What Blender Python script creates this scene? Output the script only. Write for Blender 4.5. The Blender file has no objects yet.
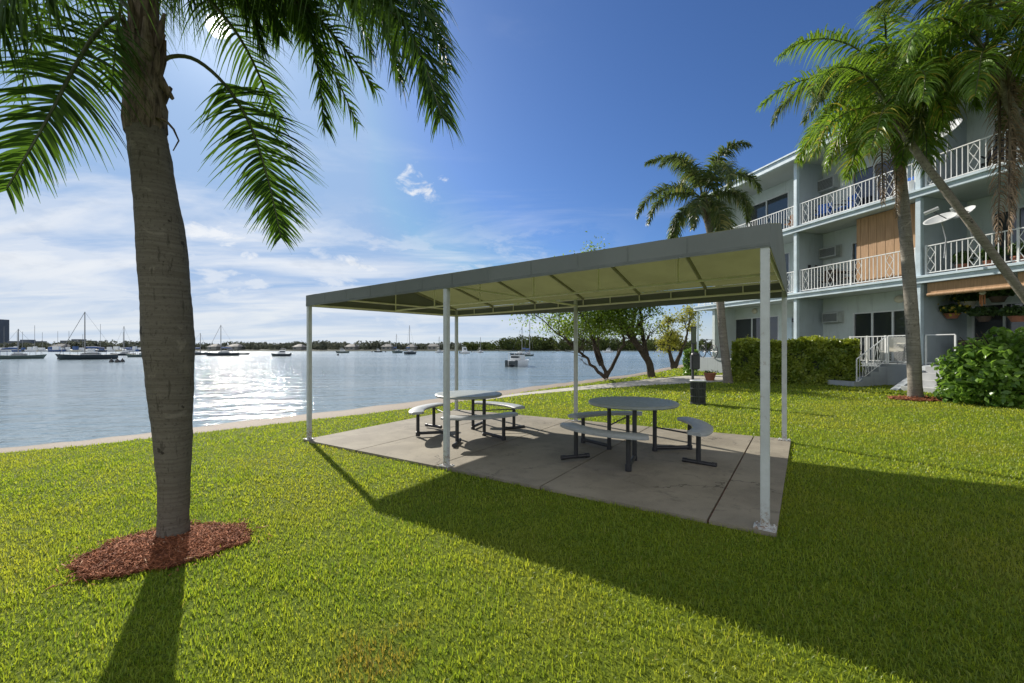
import bpy, bmesh, math, random
import numpy as np
from mathutils import Vector, Matrix
R = math.radians
random.seed(7)
F = 425.0; HY = 347.0; CZ = 1.5          # focal length in pixels, horizon row, eye height
WZ = -0.42                                # water level

# ------------------------------------------------------------------ camera, world, sun
sc = bpy.context.scene
cam_d = bpy.data.cameras.new('camera'); cam = bpy.data.objects.new('camera', cam_d)
sc.collection.objects.link(cam); sc.camera = cam
cam.location = (0, 0, CZ); cam.rotation_euler = (R(90), 0, 0)
cam_d.sensor_width = 36; cam_d.lens = 36*F/1024; cam_d.shift_y = (HY-341.5)/1024
cam_d.clip_start = 0.05; cam_d.clip_end = 9000
sc.view_settings.view_transform = 'Standard'; sc.view_settings.look = 'None'
sc.view_settings.exposure = 0.6; sc.view_settings.gamma = 1
SUN = Vector((-294, F, 321)).normalized()
EL = math.asin(SUN.z); AZ = math.atan2(SUN.x, SUN.y)

class NT:
    """tiny node-graph helper"""
    def __init__(s, tree): s.t = tree; s.n = tree.nodes; s.l = tree.links
    def new(s, typ, **kw):
        n = s.n.new(typ)
        for k, v in kw.items(): setattr(n, k, v)
        return n
    def put(s, sock, v):
        if isinstance(v, bpy.types.NodeSocket): s.l.new(v, sock)
        elif v is not None:
            if hasattr(sock.default_value, '__len__') and not hasattr(v, '__len__'): v = (v,)*len(sock.default_value)
            if hasattr(sock.default_value, '__len__') and len(sock.default_value) == 4 and len(v) == 3: v = (*v, 1)
            sock.default_value = v
    def math(s, op, a, b=None, c=None, clamp=False):
        n = s.new('ShaderNodeMath', operation=op, use_clamp=clamp)
        for i, v in enumerate((a, b, c)):
            if v is not None: s.put(n.inputs[i], v)
        return n.outputs[0]
    def vmath(s, op, a, b=None, out=0):
        n = s.new('ShaderNodeVectorMath', operation=op); s.put(n.inputs[0], a)
        if b is not None: s.put(n.inputs[1], b)
        return n.outputs[out]
    def mix(s, f, a, b, blend='MIX'):
        n = s.new('ShaderNodeMix', data_type='RGBA', blend_type=blend)
        s.put(n.inputs[0], f); s.put(n.inputs[6], a); s.put(n.inputs[7], b); return n.outputs[2]
    def step(s, v, a, b, lo=0., hi=1.):
        n = s.new('ShaderNodeMapRange', interpolation_type='SMOOTHSTEP')
        for i, x in enumerate((v, a, b, lo, hi)): s.put(n.inputs[i], x)
        return n.outputs[0]
    def noise(s, vec, scale, detail=4, rough=.55, dist=0., out='Fac'):
        n = s.new('ShaderNodeTexNoise')
        if vec is not None: s.put(n.inputs['Vector'], vec)
        n.inputs['Scale'].default_value = scale; n.inputs['Detail'].default_value = detail
        n.inputs['Roughness'].default_value = rough; n.inputs['Distortion'].default_value = dist
        return n.outputs[out]
    def xyz(s, v):
        n = s.new('ShaderNodeSeparateXYZ'); s.put(n.inputs[0], v); return n.outputs
    def cxyz(s, x, y, z):
        n = s.new('ShaderNodeCombineXYZ')
        for i, v in enumerate((x, y, z)): s.put(n.inputs[i], v)
        return n.outputs[0]

w = bpy.data.worlds.new('World'); sc.world = w; w.use_nodes = True
nt = NT(w.node_tree); nt.n.clear()
out = nt.new('ShaderNodeOutputWorld'); bg = nt.new('ShaderNodeBackground'); nt.l.new(bg.outputs[0], out.inputs[0])
sky = nt.new('ShaderNodeTexSky', sky_type='NISHITA', sun_disc=False, sun_elevation=EL, sun_rotation=AZ)
sky.air_density = 1.0; sky.dust_density = 0.6; sky.ozone_density = 3.0; sky.altitude = 0
SKY = 0.07
bg.inputs['Strength'].default_value = SKY
d = nt.new('ShaderNodeTexCoord').outputs['Generated']
d = nt.vmath('NORMALIZE', d)
dx, dy, dz = nt.xyz(d)
sd = nt.vmath('DOT_PRODUCT', d, tuple(SUN), out='Value')
zz = nt.math('ADD', nt.math('MAXIMUM', dz, 0), .10)
px_ = nt.math('DIVIDE', dx, zz); py_ = nt.math('DIVIDE', dy, zz)
flat = nt.cxyz(px_, py_, 0)
# thin streaked high cloud, thicker to the left and low down
st = nt.cxyz(nt.math('MULTIPLY', px_, .55), nt.math('MULTIPLY', py_, 1.25), 0)
ci = nt.noise(st, .95, 7, .58, .5)
left = nt.step(nt.math('SUBTRACT', nt.math('MULTIPLY', dy, .25), dx), -.55, .75)
low = nt.step(dz, .02, .52, 1., 0.)
bias = nt.math('MULTIPLY', nt.math('ADD', nt.math('MULTIPLY', left, .25), .02), low)
cirrus = nt.step(nt.math('ADD', ci, bias), .56, .90)
cirrus = nt.math('MULTIPLY', cirrus, nt.math('ADD', nt.math('MULTIPLY', left, .75), .25))
# puffy low cumulus in bands above the horizon
cv = nt.cxyz(nt.math('MULTIPLY', nt.math('ARCTAN2', dx, dy), 1.), nt.math('MULTIPLY', dz, 2.6), 3.3)
cu = nt.noise(cv, 9.0, 8, .6, .25)
band = nt.math('MULTIPLY', nt.step(dz, .015, .07), nt.step(dz, .14, .34, 1., 0.))
cum = nt.math('MULTIPLY', nt.step(cu, .48, .62), nt.math('MULTIPLY', band, nt.step(left, .25, .8)))
# two small separate clouds
def puff(px, py, sx, sy, sc_, lo=.42, hi=.62):
    c = Vector((px-512, F, HY-py)).normalized()
    a0 = math.atan2(c.x, c.y)
    az = nt.math('SUBTRACT', nt.math('ARCTAN2', dx, dy), a0); ez = nt.math('SUBTRACT', nt.math('ARCSINE', dz), math.asin(c.z))
    r = nt.math('ADD', nt.math('POWER', nt.math('DIVIDE', az, sx), 2), nt.math('POWER', nt.math('DIVIDE', ez, sy), 2))
    n = nt.noise(nt.cxyz(az, nt.math('MULTIPLY', ez, 1.6), 1.7+px), sc_, 7, .62, .4)
    return nt.step(nt.math('SUBTRACT', n, nt.math('MULTIPLY', r, .28)), lo, hi)
p1 = puff(420, 184, .085, .055, 17); p2 = puff(214, 226, .17, .05, 13, .36, .6); p3 = puff(330, 262, .30, .022, 10, .38, .6)
clouds = nt.math('MAXIMUM', cirrus, nt.math('MULTIPLY', cum, .72))
for p in (p1, p2, p3): clouds = nt.math('MAXIMUM', clouds, p)
near = nt.math('POWER', nt.math('MAXIMUM', sd, 0), 5)
base = nt.vmath('MINIMUM', nt.mix(1., sky.outputs[0], (.50, .70, 1.02), 'MULTIPLY'), (3.1, 4.7, 7.4))
cloudcol = nt.mix(near, (7.4, 7.8, 8.3), (9.2, 9.3, 9.4))
shade = nt.noise(cv, 14, 5, .6)
cloudcol = nt.mix(nt.step(shade, .5, .72, 0, .35), cloudcol, (5.2, 5.7, 6.5))
col = nt.mix(nt.math('MULTIPLY', clouds, .86), base, cloudcol)
# unseen bright cloud added behind the camera to lift the shadow fill
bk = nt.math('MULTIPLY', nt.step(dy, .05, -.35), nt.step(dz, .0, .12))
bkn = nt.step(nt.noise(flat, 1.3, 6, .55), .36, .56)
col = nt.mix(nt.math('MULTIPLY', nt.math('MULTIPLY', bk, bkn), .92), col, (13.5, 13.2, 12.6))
hz = nt.step(dz, 0., .15, .62, 0.)
col = nt.mix(hz, col, (7.0, 7.6, 8.1))
# the sun itself, and the bright air round it
disc = nt.step(sd, math.cos(R(1.1)), math.cos(R(.65)))
halo = nt.math('POWER', nt.math('MAXIMUM', sd, 0), 260)
halo2 = nt.math('POWER', nt.math('MAXIMUM', sd, 0), 22)
glow = nt.math('ADD', nt.math('MULTIPLY', disc, 60), nt.math('ADD', nt.math('MULTIPLY', halo, 2.5), nt.math('MULTIPLY', halo2, .5)))
gv = nt.vmath('SCALE', (1., .98, .93)); gn = gv.node; nt.put(gn.inputs['Scale'], glow)
col = nt.vmath('ADD', col, gv)
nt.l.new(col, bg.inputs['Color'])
w.cycles.sampling_method = 'MANUAL'; w.cycles.sample_map_resolution = 1024

sl = bpy.data.lights.new('sun', 'SUN'); sl.energy = 4.8; sl.angle = R(.53); sl.color = (1, .93, .82)
so = bpy.data.objects.new('sun', sl); sc.collection.objects.link(so)
so.rotation_euler = SUN.to_track_quat('Z', 'Y').to_euler(); so.location = (-20, 30, 30)
try:
    sc.cycles.max_bounces = 8; sc.cycles.transparent_max_bounces = 12
except Exception: pass

# ------------------------------------------------------------------ helpers
COL = sc.collection
def gz(x, y=0): return .0196*x - .03            # the lawn slopes gently towards the water
def ground(px, py, dz_=0.):
    k = (px-512)/F; t = (py-HY)/F
    Y = (CZ+.03-dz_)/(t+.0196*k); return Vector((k*Y, Y, gz(k*Y)+dz_))
def at(px, py, Y): return Vector(((px-512)/F*Y, Y, CZ+(HY-py)/F*Y))
def wat(px, py):
    Y = (CZ-WZ)*F/(py-HY); return Vector(((px-512)/F*Y, Y, WZ))

def tag(o, label=None, cat=None, group=None, kind=None):
    if label: o['label'] = label
    if cat: o['category'] = cat
    if group: o['group'] = group
    if kind: o['kind'] = kind
    return o
def empty(name, loc, rz=0., label=None, cat=None, group=None):
    o = bpy.data.objects.new(name, None); COL.objects.link(o); o.location = loc; o.rotation_euler = (0, 0, rz)
    o.empty_display_size = .2
    return tag(o, label, cat, group)

class MB:
    """collects shapes, then links them as one mesh object"""
    def __init__(s): s.v = []; s.f = []; s.m = []; s.k = 0
    def raw(s, vs, fs, k=None):
        b = len(s.v); s.v += [tuple(v) for v in vs]; s.f += [tuple(i+b for i in f) for f in fs]; s.m += [s.k if k is None else k]*len(fs); return s
    def box(s, c, size, rz=0., k=None, M=None):
        sx, sy, sz = [q/2 for q in size]
        vs = [Vector((x*sx, y*sy, z*sz)) for x in (-1, 1) for y in (-1, 1) for z in (-1, 1)]
        T = M if M is not None else Matrix.Rotation(rz, 3, 'Z')
        vs = [T @ v + Vector(c) for v in vs]
        return s.raw(vs, [(0, 1, 3, 2), (4, 6, 7, 5), (0, 4, 5, 1), (2, 3, 7, 6), (0, 2, 6, 4), (1, 5, 7, 3)], k)
    def span(s, a, b, k=None):
        return s.box([(p+q)/2 for p, q in zip(a, b)], [abs(q-p) for p, q in zip(a, b)], 0, k)
    def tube(s, pts, r, n=8, k=None, cap=True, flat_=1.):
        pts = [Vector(p) for p in pts]; rs = r if hasattr(r, '__len__') else [r]*len(pts)
        vs = []; prev = None
        for i, p in enumerate(pts):
            t = (pts[min(i+1, len(pts)-1)]-pts[max(i-1, 0)]).normalized()
            if prev is None:
                a = Vector((1, 0, 0)) if abs(t.z) > .9 else Vector((0, 0, 1))
                u = (a-t*a.dot(t)).normalized()
            else: u = (prev-t*prev.dot(t)).normalized()
            prev = u; q = t.cross(u)
            for j in range(n):
                a = 2*math.pi*j/n; vs.append(p+(u*math.cos(a)+q*math.sin(a)*flat_)*rs[i])
        fs = [(i*n+j, i*n+(j+1) % n, (i+1)*n+(j+1) % n, (i+1)*n+j) for i in range(len(pts)-1) for j in range(n)]
        if cap: fs += [tuple(range(n))[::-1], tuple(range((len(pts)-1)*n, len(pts)*n))]
        return s.raw(vs, fs, k)
    def lathe(s, c, prof, n=32, k=None):
        vs = []
        for r, z in prof:
            for j in range(n):
                a = 2*math.pi*j/n; vs.append((c[0]+r*math.cos(a), c[1]+r*math.sin(a), c[2]+z))
        m = len(prof)
        fs = [(i*n+j, i*n+(j+1) % n, (i+1)*n+(j+1) % n, (i+1)*n+j) for i in range(m-1) for j in range(n)]
        fs += [tuple(range(n))[::-1], tuple(range((m-1)*n, m*n))]
        return s.raw(vs, fs, k)
    def prism(s, poly, z0, z1, k=None):
        n = len(poly); vs = [(x, y, z0) for x, y in poly]+[(x, y, z1) for x, y in poly]
        return s.raw(vs, [tuple(range(n))[::-1], tuple(range(n, 2*n))]+[(i, (i+1) % n, n+(i+1) % n, n+i) for i in range(n)], k)
    def build(s, name, mats, parent=None, smooth=False, bevel=0.):
        me = bpy.data.meshes.new(name); me.from_pydata(s.v, [], s.f)
        if not isinstance(mats, (list, tuple)): mats = [mats]
        for m in mats: me.materials.append(m)
        if len(mats) > 1: me.polygons.foreach_set('material_index', s.m)
        bm = bmesh.new(); bm.from_mesh(me); bmesh.ops.recalc_face_normals(bm, faces=bm.faces)
        if bevel: bmesh.ops.bevel(bm, geom=bm.edges[:], offset=bevel, segments=2, affect='EDGES', clamp_overlap=True)
        bm.to_mesh(me); bm.free()
        if smooth:
            me.polygons.foreach_set('use_smooth', [True]*len(me.polygons)); 
            try: me.set_sharp_from_angle(angle=R(40))
            except Exception: pass
        o = bpy.data.objects.new(name, me); COL.objects.link(o)
        if parent: o.parent = parent
        return o

def npmesh(name, V, Fs, mats, parent=None, mi=None, tint=None, smooth=False):
    """V (n,3); Fs list of (m,k) index arrays; fast path for foliage"""
    me = bpy.data.meshes.new(name); me.vertices.add(len(V)); me.vertices.foreach_set('co', np.ascontiguousarray(V, dtype=np.float32).ravel())
    loops = np.concatenate([f.ravel() for f in Fs]).astype(np.int32)
    tot = np.concatenate([np.full(len(f), f.shape[1], dtype=np.int32) for f in Fs])
    start = np.concatenate([[0], np.cumsum(tot)[:-1]]).astype(np.int32)
    me.loops.add(len(loops)); me.loops.foreach_set('vertex_index', loops)
    me.polygons.add(len(tot)); me.polygons.foreach_set('loop_start', start); me.polygons.foreach_set('loop_total', tot)
    for m in (mats if isinstance(mats, (list, tuple)) else [mats]): me.materials.append(m)
    if mi is not None: me.polygons.foreach_set('material_index', np.asarray(mi, dtype=np.int32))
    if tint is not None:
        a = me.attributes.new('tint', 'FLOAT', 'POINT'); a.data.foreach_set('value', np.asarray(tint, dtype=np.float32))
    if smooth: me.polygons.foreach_set('use_smooth', np.ones(len(tot), dtype=bool))
    me.update(calc_edges=True); me.validate()
    o = bpy.data.objects.new(name, me); COL.objects.link(o)
    if parent: o.parent = parent
    return o

# ------------------------------------------------------------------ materials
def mat(name):
    m = bpy.data.materials.new(name); m.use_nodes = True; n = NT(m.node_tree)
    return m, n, n.n['Principled BSDF']
def plain(name, c, rough=.6, var=.12, scale=6., metal=0., bump=.0, bscale=60., spec=.5):
    m, n, b = mat(name)
    co = n.new('ShaderNodeTexCoord').outputs['Object']
    f = n.noise(co, scale, 5, .6)
    lo = tuple(q*(1-var) for q in c); hi = tuple(min(1, q*(1+var)) for q in c)
    n.put(b.inputs['Base Color'], n.mix(n.step(f, .3, .7), lo, hi))
    n.put(b.inputs['Roughness'], n.step(n.noise(co, scale*3, 3), .3, .7, max(0, rough-.1), min(1, rough+.1)))
    b.inputs['Metallic'].default_value = metal; b.inputs['Specular IOR Level'].default_value = spec
    if bump:
        bp = n.new('ShaderNodeBump'); bp.inputs['Strength'].default_value = bump; bp.inputs['Distance'].default_value = .01
        n.put(bp.inputs['Height'], n.noise(co, bscale, 4)); n.l.new(bp.outputs[0], b.inputs['Normal'])
    return m
def leafmat(name, c1, c2, trans, tw=.45, rough=.45, patch=.8, yellow=None, spec=.4):
    """leaf: diffuse + gloss mixed with translucency; colour drifts with the tint attribute and with place"""
    m, n, b = mat(name)
    co = n.new('ShaderNodeTexCoord').outputs['Object']
    at_ = n.new('ShaderNodeAttribute', attribute_name='tint').outputs['Fac']
    f = n.math('ADD', n.math('MULTIPLY', at_, .65), n.math('MULTIPLY', n.noise(co, patch, 3), .5))
    c = n.mix(n.step(f, .15, .95), c1, c2)
    tc = n.mix(n.step(f, .15, .95), tuple(q*.75 for q in trans), trans)
    if yellow:
        y = n.step(at_, .975, .995, 0, .8); c = n.mix(y, c, yellow); tc = n.mix(y, tc, yellow)
    n.put(b.inputs['Base Color'], c); b.inputs['Roughness'].default_value = rough; b.inputs['Specular IOR Level'].default_value = spec
    t = n.new('ShaderNodeBsdfTranslucent'); n.put(t.inputs[0], tc)
    mx = n.new('ShaderNodeMixShader'); mx.inputs[0].default_value = tw
    n.l.new(b.outputs[0], mx.inputs[1]); n.l.new(t.outputs[0], mx.inputs[2])
    n.l.new(mx.outputs[0], n.n['Material Output'].inputs[0]); return m

M = {}
M['sleeve'] = plain('canvas_sleeve', (.24, .24, .17), .8, .1)
M['sleeve2'] = plain('hem_canvas', (.15, .165, .165), .85, .12)
M['white'] = plain('white_paint', (.62, .65, .66), .45, .06)
M['post'] = plain('post_paint', (.50, .53, .54), .4, .08, 9)
M['frame_tube'] = plain('frame_tube_paint', (.80, .79, .68), .5, .08)
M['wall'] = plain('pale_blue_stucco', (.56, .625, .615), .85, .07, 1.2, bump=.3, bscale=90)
def stucco(name, c, st):
    m, n, b = mat(name); co = n.new('ShaderNodeTexCoord').outputs['Object']; x_, y_, z_ = n.xyz(co)
    a = n.noise(co, 1.1, 5, .6); k = n.noise(n.cxyz(n.math('MULTIPLY', x_, 5), n.math('MULTIPLY', y_, 5), n.math('MULTIPLY', z_, .6)), 1.6, 6, .65)
    q = n.mix(n.step(a, .35, .65), tuple(v*.9 for v in c), c); q = n.mix(n.step(k, .52, .75, 0, st), q, tuple(v*.55 for v in c))
    n.put(b.inputs['Base Color'], q); b.inputs['Roughness'].default_value = .88
    bp = n.new('ShaderNodeBump'); bp.inputs['Strength'].default_value = .4; bp.inputs['Distance'].default_value = .01
    n.put(bp.inputs['Height'], n.noise(co, 80, 4)); n.l.new(bp.outputs[0], b.inputs['Normal']); return m
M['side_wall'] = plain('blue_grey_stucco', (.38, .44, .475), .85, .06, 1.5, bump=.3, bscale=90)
M['trim'] = plain('blue_trim_paint', (.50, .60, .66), .55, .12, 2.5)
M['ceiling'] = plain('soffit_plaster', (.42, .46, .46), .9, .06, 1.)
M['rail'] = plain('white_iron', (.74, .75, .74), .45, .05)
M['patio'] = plain('patio_concrete', (.30, .33, .36), .85, .12, 2.)
M['step'] = plain('step_concrete', (.42, .43, .43), .85, .1, 3.)
M['black'] = plain('black_powdercoat', (.022, .023, .027), .42, .2, 10)
M['plastic_grey'] = plain('grey_plastic_top', (.27, .30, .295), .42, .08, 8, bump=.15, bscale=220)
M['bench_grey'] = plain('grey_plastic_bench', (.34, .36, .37), .45, .08, 8, bump=.15, bscale=220)
M['bin'] = plain('bin_mesh_metal', (.035, .04, .04), .5, .3, 30)
M['bag'] = plain('grey_liner', (.45, .47, .48), .5, .1)
M['signgreen'] = plain('green_sign', (.07, .09, .05), .5, .3, 12)
M['terracotta'] = plain('terracotta', (.30, .12, .07), .8, .15, 6)
M['dish'] = plain('dish_paint', (.50, .52, .52), .5, .06)
M['ac'] = plain('ac_grey', (.40, .43, .42), .6, .08)
M['acgrille'] = plain('ac_grille', (.07, .08, .08), .6, .2, 20)
M['blue'] = plain('blue_plastic', (.02, .14, .55), .4, .1)
M['cream'] = plain('cream_paint', (.55, .52, .42), .6, .1)
M['orange'] = plain('orange_wood', (.42, .17, .06), .6, .2)
M['darkwood'] = plain('dark_wood', (.07, .045, .03), .6, .3, 10)
M['roofmembrane'] = plain('roof_membrane', (.55, .55, .52), .8, .1, 2)
M['rust'] = plain('orange_roof_tile', (.42, .16, .07), .8, .2, 5)
M['boatwhite'] = plain('white_gelcoat', (.66, .68, .69), .35, .06)
M['boatdark'] = plain('dark_hull', (.035, .05, .06), .4, .2)
M['boatgreen'] = plain('grey_green_hull', (.10, .14, .13), .4, .2)
M['boatblue'] = plain('blue_canvas', (.05, .10, .24), .7, .2)
M['mast'] = plain('mast_metal', (.22, .22, .22), .4, .1)
M['glassdark'] = plain('cabin_glass', (.03, .04, .05), .1, .1)
M['buoy'] = plain('buoy', (.04, .04, .04), .5, .1)
M['curtain'] = plain('curtain_cloth', (.38, .38, .36), .9, .12, 14)
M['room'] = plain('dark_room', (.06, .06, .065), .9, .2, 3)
M['fartower'] = plain('far_concrete', (.10, .12, .15), .8, .1, .1)
M['farwall'] = plain('far_wall', (.22, .22, .20), .8, .1, .1)
M['farroof'] = plain('far_roof', (.13, .13, .125), .8, .1, .1)
M['chain'] = plain('galvanised', (.3, .31, .32), .4, .1, metal=.6)

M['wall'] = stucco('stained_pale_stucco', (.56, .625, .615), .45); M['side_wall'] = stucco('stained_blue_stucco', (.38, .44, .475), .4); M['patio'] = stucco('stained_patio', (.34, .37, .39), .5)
m, n, b = mat('window_glass'); M['glass'] = m
b.inputs['Base Color'].default_value = (.03, .035, .04, 1); b.inputs['Roughness'].default_value = .04; b.inputs['Specular IOR Level'].default_value = .9

m = M['post']; n = NT(m.node_tree); b = n.n['Principled BSDF']; src = b.inputs['Base Color'].links[0].from_socket
co = n.new('ShaderNodeTexCoord').outputs['Object']; z_ = n.xyz(co)[2]
rs1 = n.math('MULTIPLY', n.step(n.noise(co, 38, 6, .7), .46, .60), n.step(z_, .06, .30, 1, 0)); rs2 = n.math('MULTIPLY', n.step(n.noise(co, 16, 6, .7), .60, .68), .45)
n.put(b.inputs['Base Color'], n.mix(n.math('MAXIMUM', rs1, rs2), src, (.24, .17, .12)))
# canvas of the canopy: grey green, lets some light through
def canvas(name, c, tc, tw):
    m, n, b = mat(name); co = n.new('ShaderNodeTexCoord').outputs['Object']
    f = n.noise(co, 2.2, 5, .6); fine = n.noise(co, 260, 2)
    n.put(b.inputs['Base Color'], n.mix(n.step(f, .35, .65), tuple(q*.9 for q in c), c)); b.inputs['Roughness'].default_value = .85
    bp = n.new('ShaderNodeBump'); bp.inputs['Strength'].default_value = .2; bp.inputs['Distance'].default_value = .004
    n.put(bp.inputs['Height'], n.math('ADD', n.math('MULTIPLY', f, 4), fine)); n.l.new(bp.outputs[0], b.inputs['Normal'])
    t = n.new('ShaderNodeBsdfTranslucent'); n.put(t.inputs[0], n.mix(n.step(f, .3, .7), tuple(q*.85 for q in tc), tc))
    mx = n.new('ShaderNodeMixShader'); mx.inputs[0].default_value = tw
    n.l.new(b.outputs[0], mx.inputs[1]); n.l.new(t.outputs[0], mx.inputs[2]); n.l.new(mx.outputs[0], n.n['Material Output'].inputs[0]); return m
M['canvas'] = canvas('canopy_canvas', (.20, .20, .12), (.11, .118, .048), .5)
M['valance'] = canvas('valance_canvas', (.205, .225, .225), (.22, .19, .14), .15)

# bamboo / wood blind
m, n, b = mat('bamboo_blind'); M['bamboo'] = m
co = n.new('ShaderNodeTexCoord').outputs['Object']; x_, y_, z_ = n.xyz(co)
wv = n.noise(n.cxyz(n.math('MULTIPLY', x_, 14), y_, n.math('MULTIPLY', z_, .8)), 2., 4)
n.put(b.inputs['Base Color'], n.mix(n.step(wv, .3, .7), (.34, .20, .10), (.47, .29, .155))); b.inputs['Roughness'].default_value = .7

# palm trunk
def bark(name, c1, c2, ring=26., patch=3.):
    m, n, b = mat(name); co = n.new('ShaderNodeTexCoord').outputs['Object']; x_, y_, z_ = n.xyz(co)
    warp = n.noise(co, 2.5, 3)
    rg = n.noise(n.cxyz(n.math('MULTIPLY', x_, .6), n.math('MULTIPLY', y_, .6), n.math('ADD', n.math('MULTIPLY', z_, ring/4), n.math('MULTIPLY', warp, 1.2))), 3.2, 4, .6)
    pt = n.noise(co, patch, 6, .65); fine = n.noise(co, 45, 4, .7)
    c = n.mix(n.step(rg, .36, .62), c1, c2)
    c = n.mix(n.step(pt, .55, .72, 0, .6), c, tuple(q*1.3 for q in c2))
    c = n.mix(n.step(fine, .54, .68, 0, .7), c, tuple(q*.45 for q in c1))
    lc = n.noise(co, 3.3, 6, .7, .8); c = n.mix(n.step(lc, .57, .66, 0, .5), c, tuple(q*1.75 for q in c2))
    ck = n.noise(n.cxyz(n.math('MULTIPLY', x_, 26), n.math('MULTIPLY', y_, 26), n.math('MULTIPLY', z_, 5)), 1.2, 4, .6); c = n.mix(n.step(ck, .60, .67, 0, .6), c, tuple(q*.35 for q in c1))
    sp = n.noise(co, 9, 3, .5); c = n.mix(n.step(sp, .68, .71, 0, .85), c, tuple(q*.25 for q in c1))
    n.put(b.inputs['Base Color'], c); b.inputs['Roughness'].default_value = .9; b.inputs['Specular IOR Level'].default_value = .2
    bp = n.new('ShaderNodeBump'); bp.inputs['Strength'].default_value = .6; bp.inputs['Distance'].default_value = .007
    n.put(bp.inputs['Height'], n.math('ADD', n.math('MULTIPLY', rg, 1.), n.math('MULTIPLY', fine, .6))); n.l.new(bp.outputs[0], b.inputs['Normal'])
    return m
M['palmbark'] = bark('palm_bark', (.105, .092, .075), (.135, .12, .10), 90., 4.)
M['palmboot'] = bark('palm_boot', (.13, .09, .06), (.28, .21, .14), 6., 5.)
m, n, b = mat('palm_fibre'); M['palmboot'] = m
co = n.new('ShaderNodeTexCoord').outputs['Object']; x_, y_, z_ = n.xyz(co)
sk = n.noise(n.cxyz(n.math('MULTIPLY', x_, 9), n.math('MULTIPLY', y_, 9), n.math('MULTIPLY', z_, 1.3)), 4., 6, .7, .4); bg_ = n.noise(co, 5, 5, .65)
c = n.mix(n.step(sk, .35, .65), (.05, .038, .03), (.21, .165, .12)); c = n.mix(n.step(bg_, .5, .72, 0, .6), c, (.34, .29, .23))
n.put(b.inputs['Base Color'], c); b.inputs['Roughness'].default_value = .9; b.inputs['Specular IOR Level'].default_value = .15
bp = n.new('ShaderNodeBump'); bp.inputs['Strength'].default_value = .9; bp.inputs['Distance'].default_value = .015
n.put(bp.inputs['Height'], sk); n.l.new(bp.outputs[0], b.inputs['Normal'])
M['palmbark2'] = bark('grey_palm_bark', (.16, .145, .12), (.23, .21, .18), 60., 3.)
M['treebark'] = bark('tree_bark', (.035, .028, .022), (.08, .065, .05), 3., 4.)
M['palmleaf'] = leafmat('palm_leaf', (.022, .048, .012), (.045, .085, .018), (.10, .20, .018), .42, .55, 1.2, spec=.15)
M['palmleaf2'] = leafmat('bright_palm_leaf', (.06, .13, .02), (.15, .245, .035), (.23, .38, .03), .45, .36, .7, yellow=(.42, .34, .05))
M['palmleaf3'] = leafmat('grey_palm_leaf', (.045, .08, .03), (.11, .15, .05), (.14, .20, .04), .4, .4, 1.2, yellow=(.30, .28, .08))
M['deadleaf'] = leafmat('dead_palm_leaf', (.18, .125, .085), (.36, .27, .19), (.22, .14, .08), .2, .8, 2., spec=.1)
M['rachis'] = plain('rachis', (.065, .08, .025), .5, .2, 5)
M['treeleaf'] = leafmat('shore_tree_leaf', (.06, .12, .015), (.14, .22, .028), (.26, .38, .03), .5, .45, .6)
M['yellowleaf'] = leafmat('yellowing_leaf', (.12, .15, .02), (.30, .28, .04), (.42, .42, .05), .5, .5, .8)
M['hedgeleaf'] = leafmat('hedge_leaf', (.09, .16, .02), (.32, .37, .045), (.40, .46, .035), .4, .35, 1.4, yellow=(.30, .30, .05))
M['shrubleaf'] = leafmat('shrub_leaf', (.06, .14, .022), (.20, .33, .05), (.24, .42, .05), .4, .3, 1.6)
M['potleaf'] = leafmat('pot_plant_leaf', (.03, .07, .015), (.07, .12, .03), (.1, .18, .03), .35, .4, 2.)
M['blossom'] = leafmat('yellow_flower', (.5, .4, .04), (.6, .5, .06), (.5, .4, .05), .3, .6, 2.)
M['farleaf'] = leafmat('far_tree_leaf', (.035, .055, .02), (.085, .11, .035), (.10, .13, .03), .25, .8, .08, spec=.1)
M['farleafhaze'] = leafmat('haze_tinted_tree_leaf', (.07, .085, .065), (.115, .13, .10), (.12, .13, .09), .25, .8, .05, spec=.1)  # pale grey put into the leaf colour in place of distance haze
M['hedgecore'] = plain('hedge_twigs', (.02, .03, .012), .9, .3, 8)

# grass blades
m, n, b = mat('grass_blade'); M['blade'] = m
co = n.new('ShaderNodeTexCoord').outputs['Object']; at_ = n.new('ShaderNodeAttribute', attribute_name='tint').outputs['Fac']
big = n.noise(co, .55, 4, .6); mid = n.noise(co, 3.2, 4, .6)
f = n.math('ADD', n.math('MULTIPLY', at_, .42), n.math('MULTIPLY', mid, .62))
c = n.mix(n.step(f, .2, .85), (.095, .165, .018), (.235, .295, .034))
c = n.mix(n.step(big, .42, .68, 0, .6), c, (.25, .265, .045))
c = n.mix(n.step(at_, .97, .99, 0, .6), c, (.28, .24, .12))
brown = n.step(n.vmath('DISTANCE', co, (-.66, 2.12, 0), out='Value'), .12, .42, .65, 0)
c = n.mix(n.math('MULTIPLY', brown, n.step(mid, .42, .56)), c, (.20, .13, .045))
n.put(b.inputs['Base Color'], c); b.inputs['Roughness'].default_value = .42; b.inputs['Specular IOR Level'].default_value = .35
t = n.new('ShaderNodeBsdfTranslucent'); n.put(t.inputs[0], n.mix(1., c, (2.2, 2.0, 1.0), 'MULTIPLY'))
mx = n.new('ShaderNodeMixShader'); mx.inputs[0].default_value = .52
n.l.new(b.outputs[0], mx.inputs[1]); n.l.new(t.outputs[0], mx.inputs[2]); n.l.new(mx.outputs[0], n.n['Material Output'].inputs[0])

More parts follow.
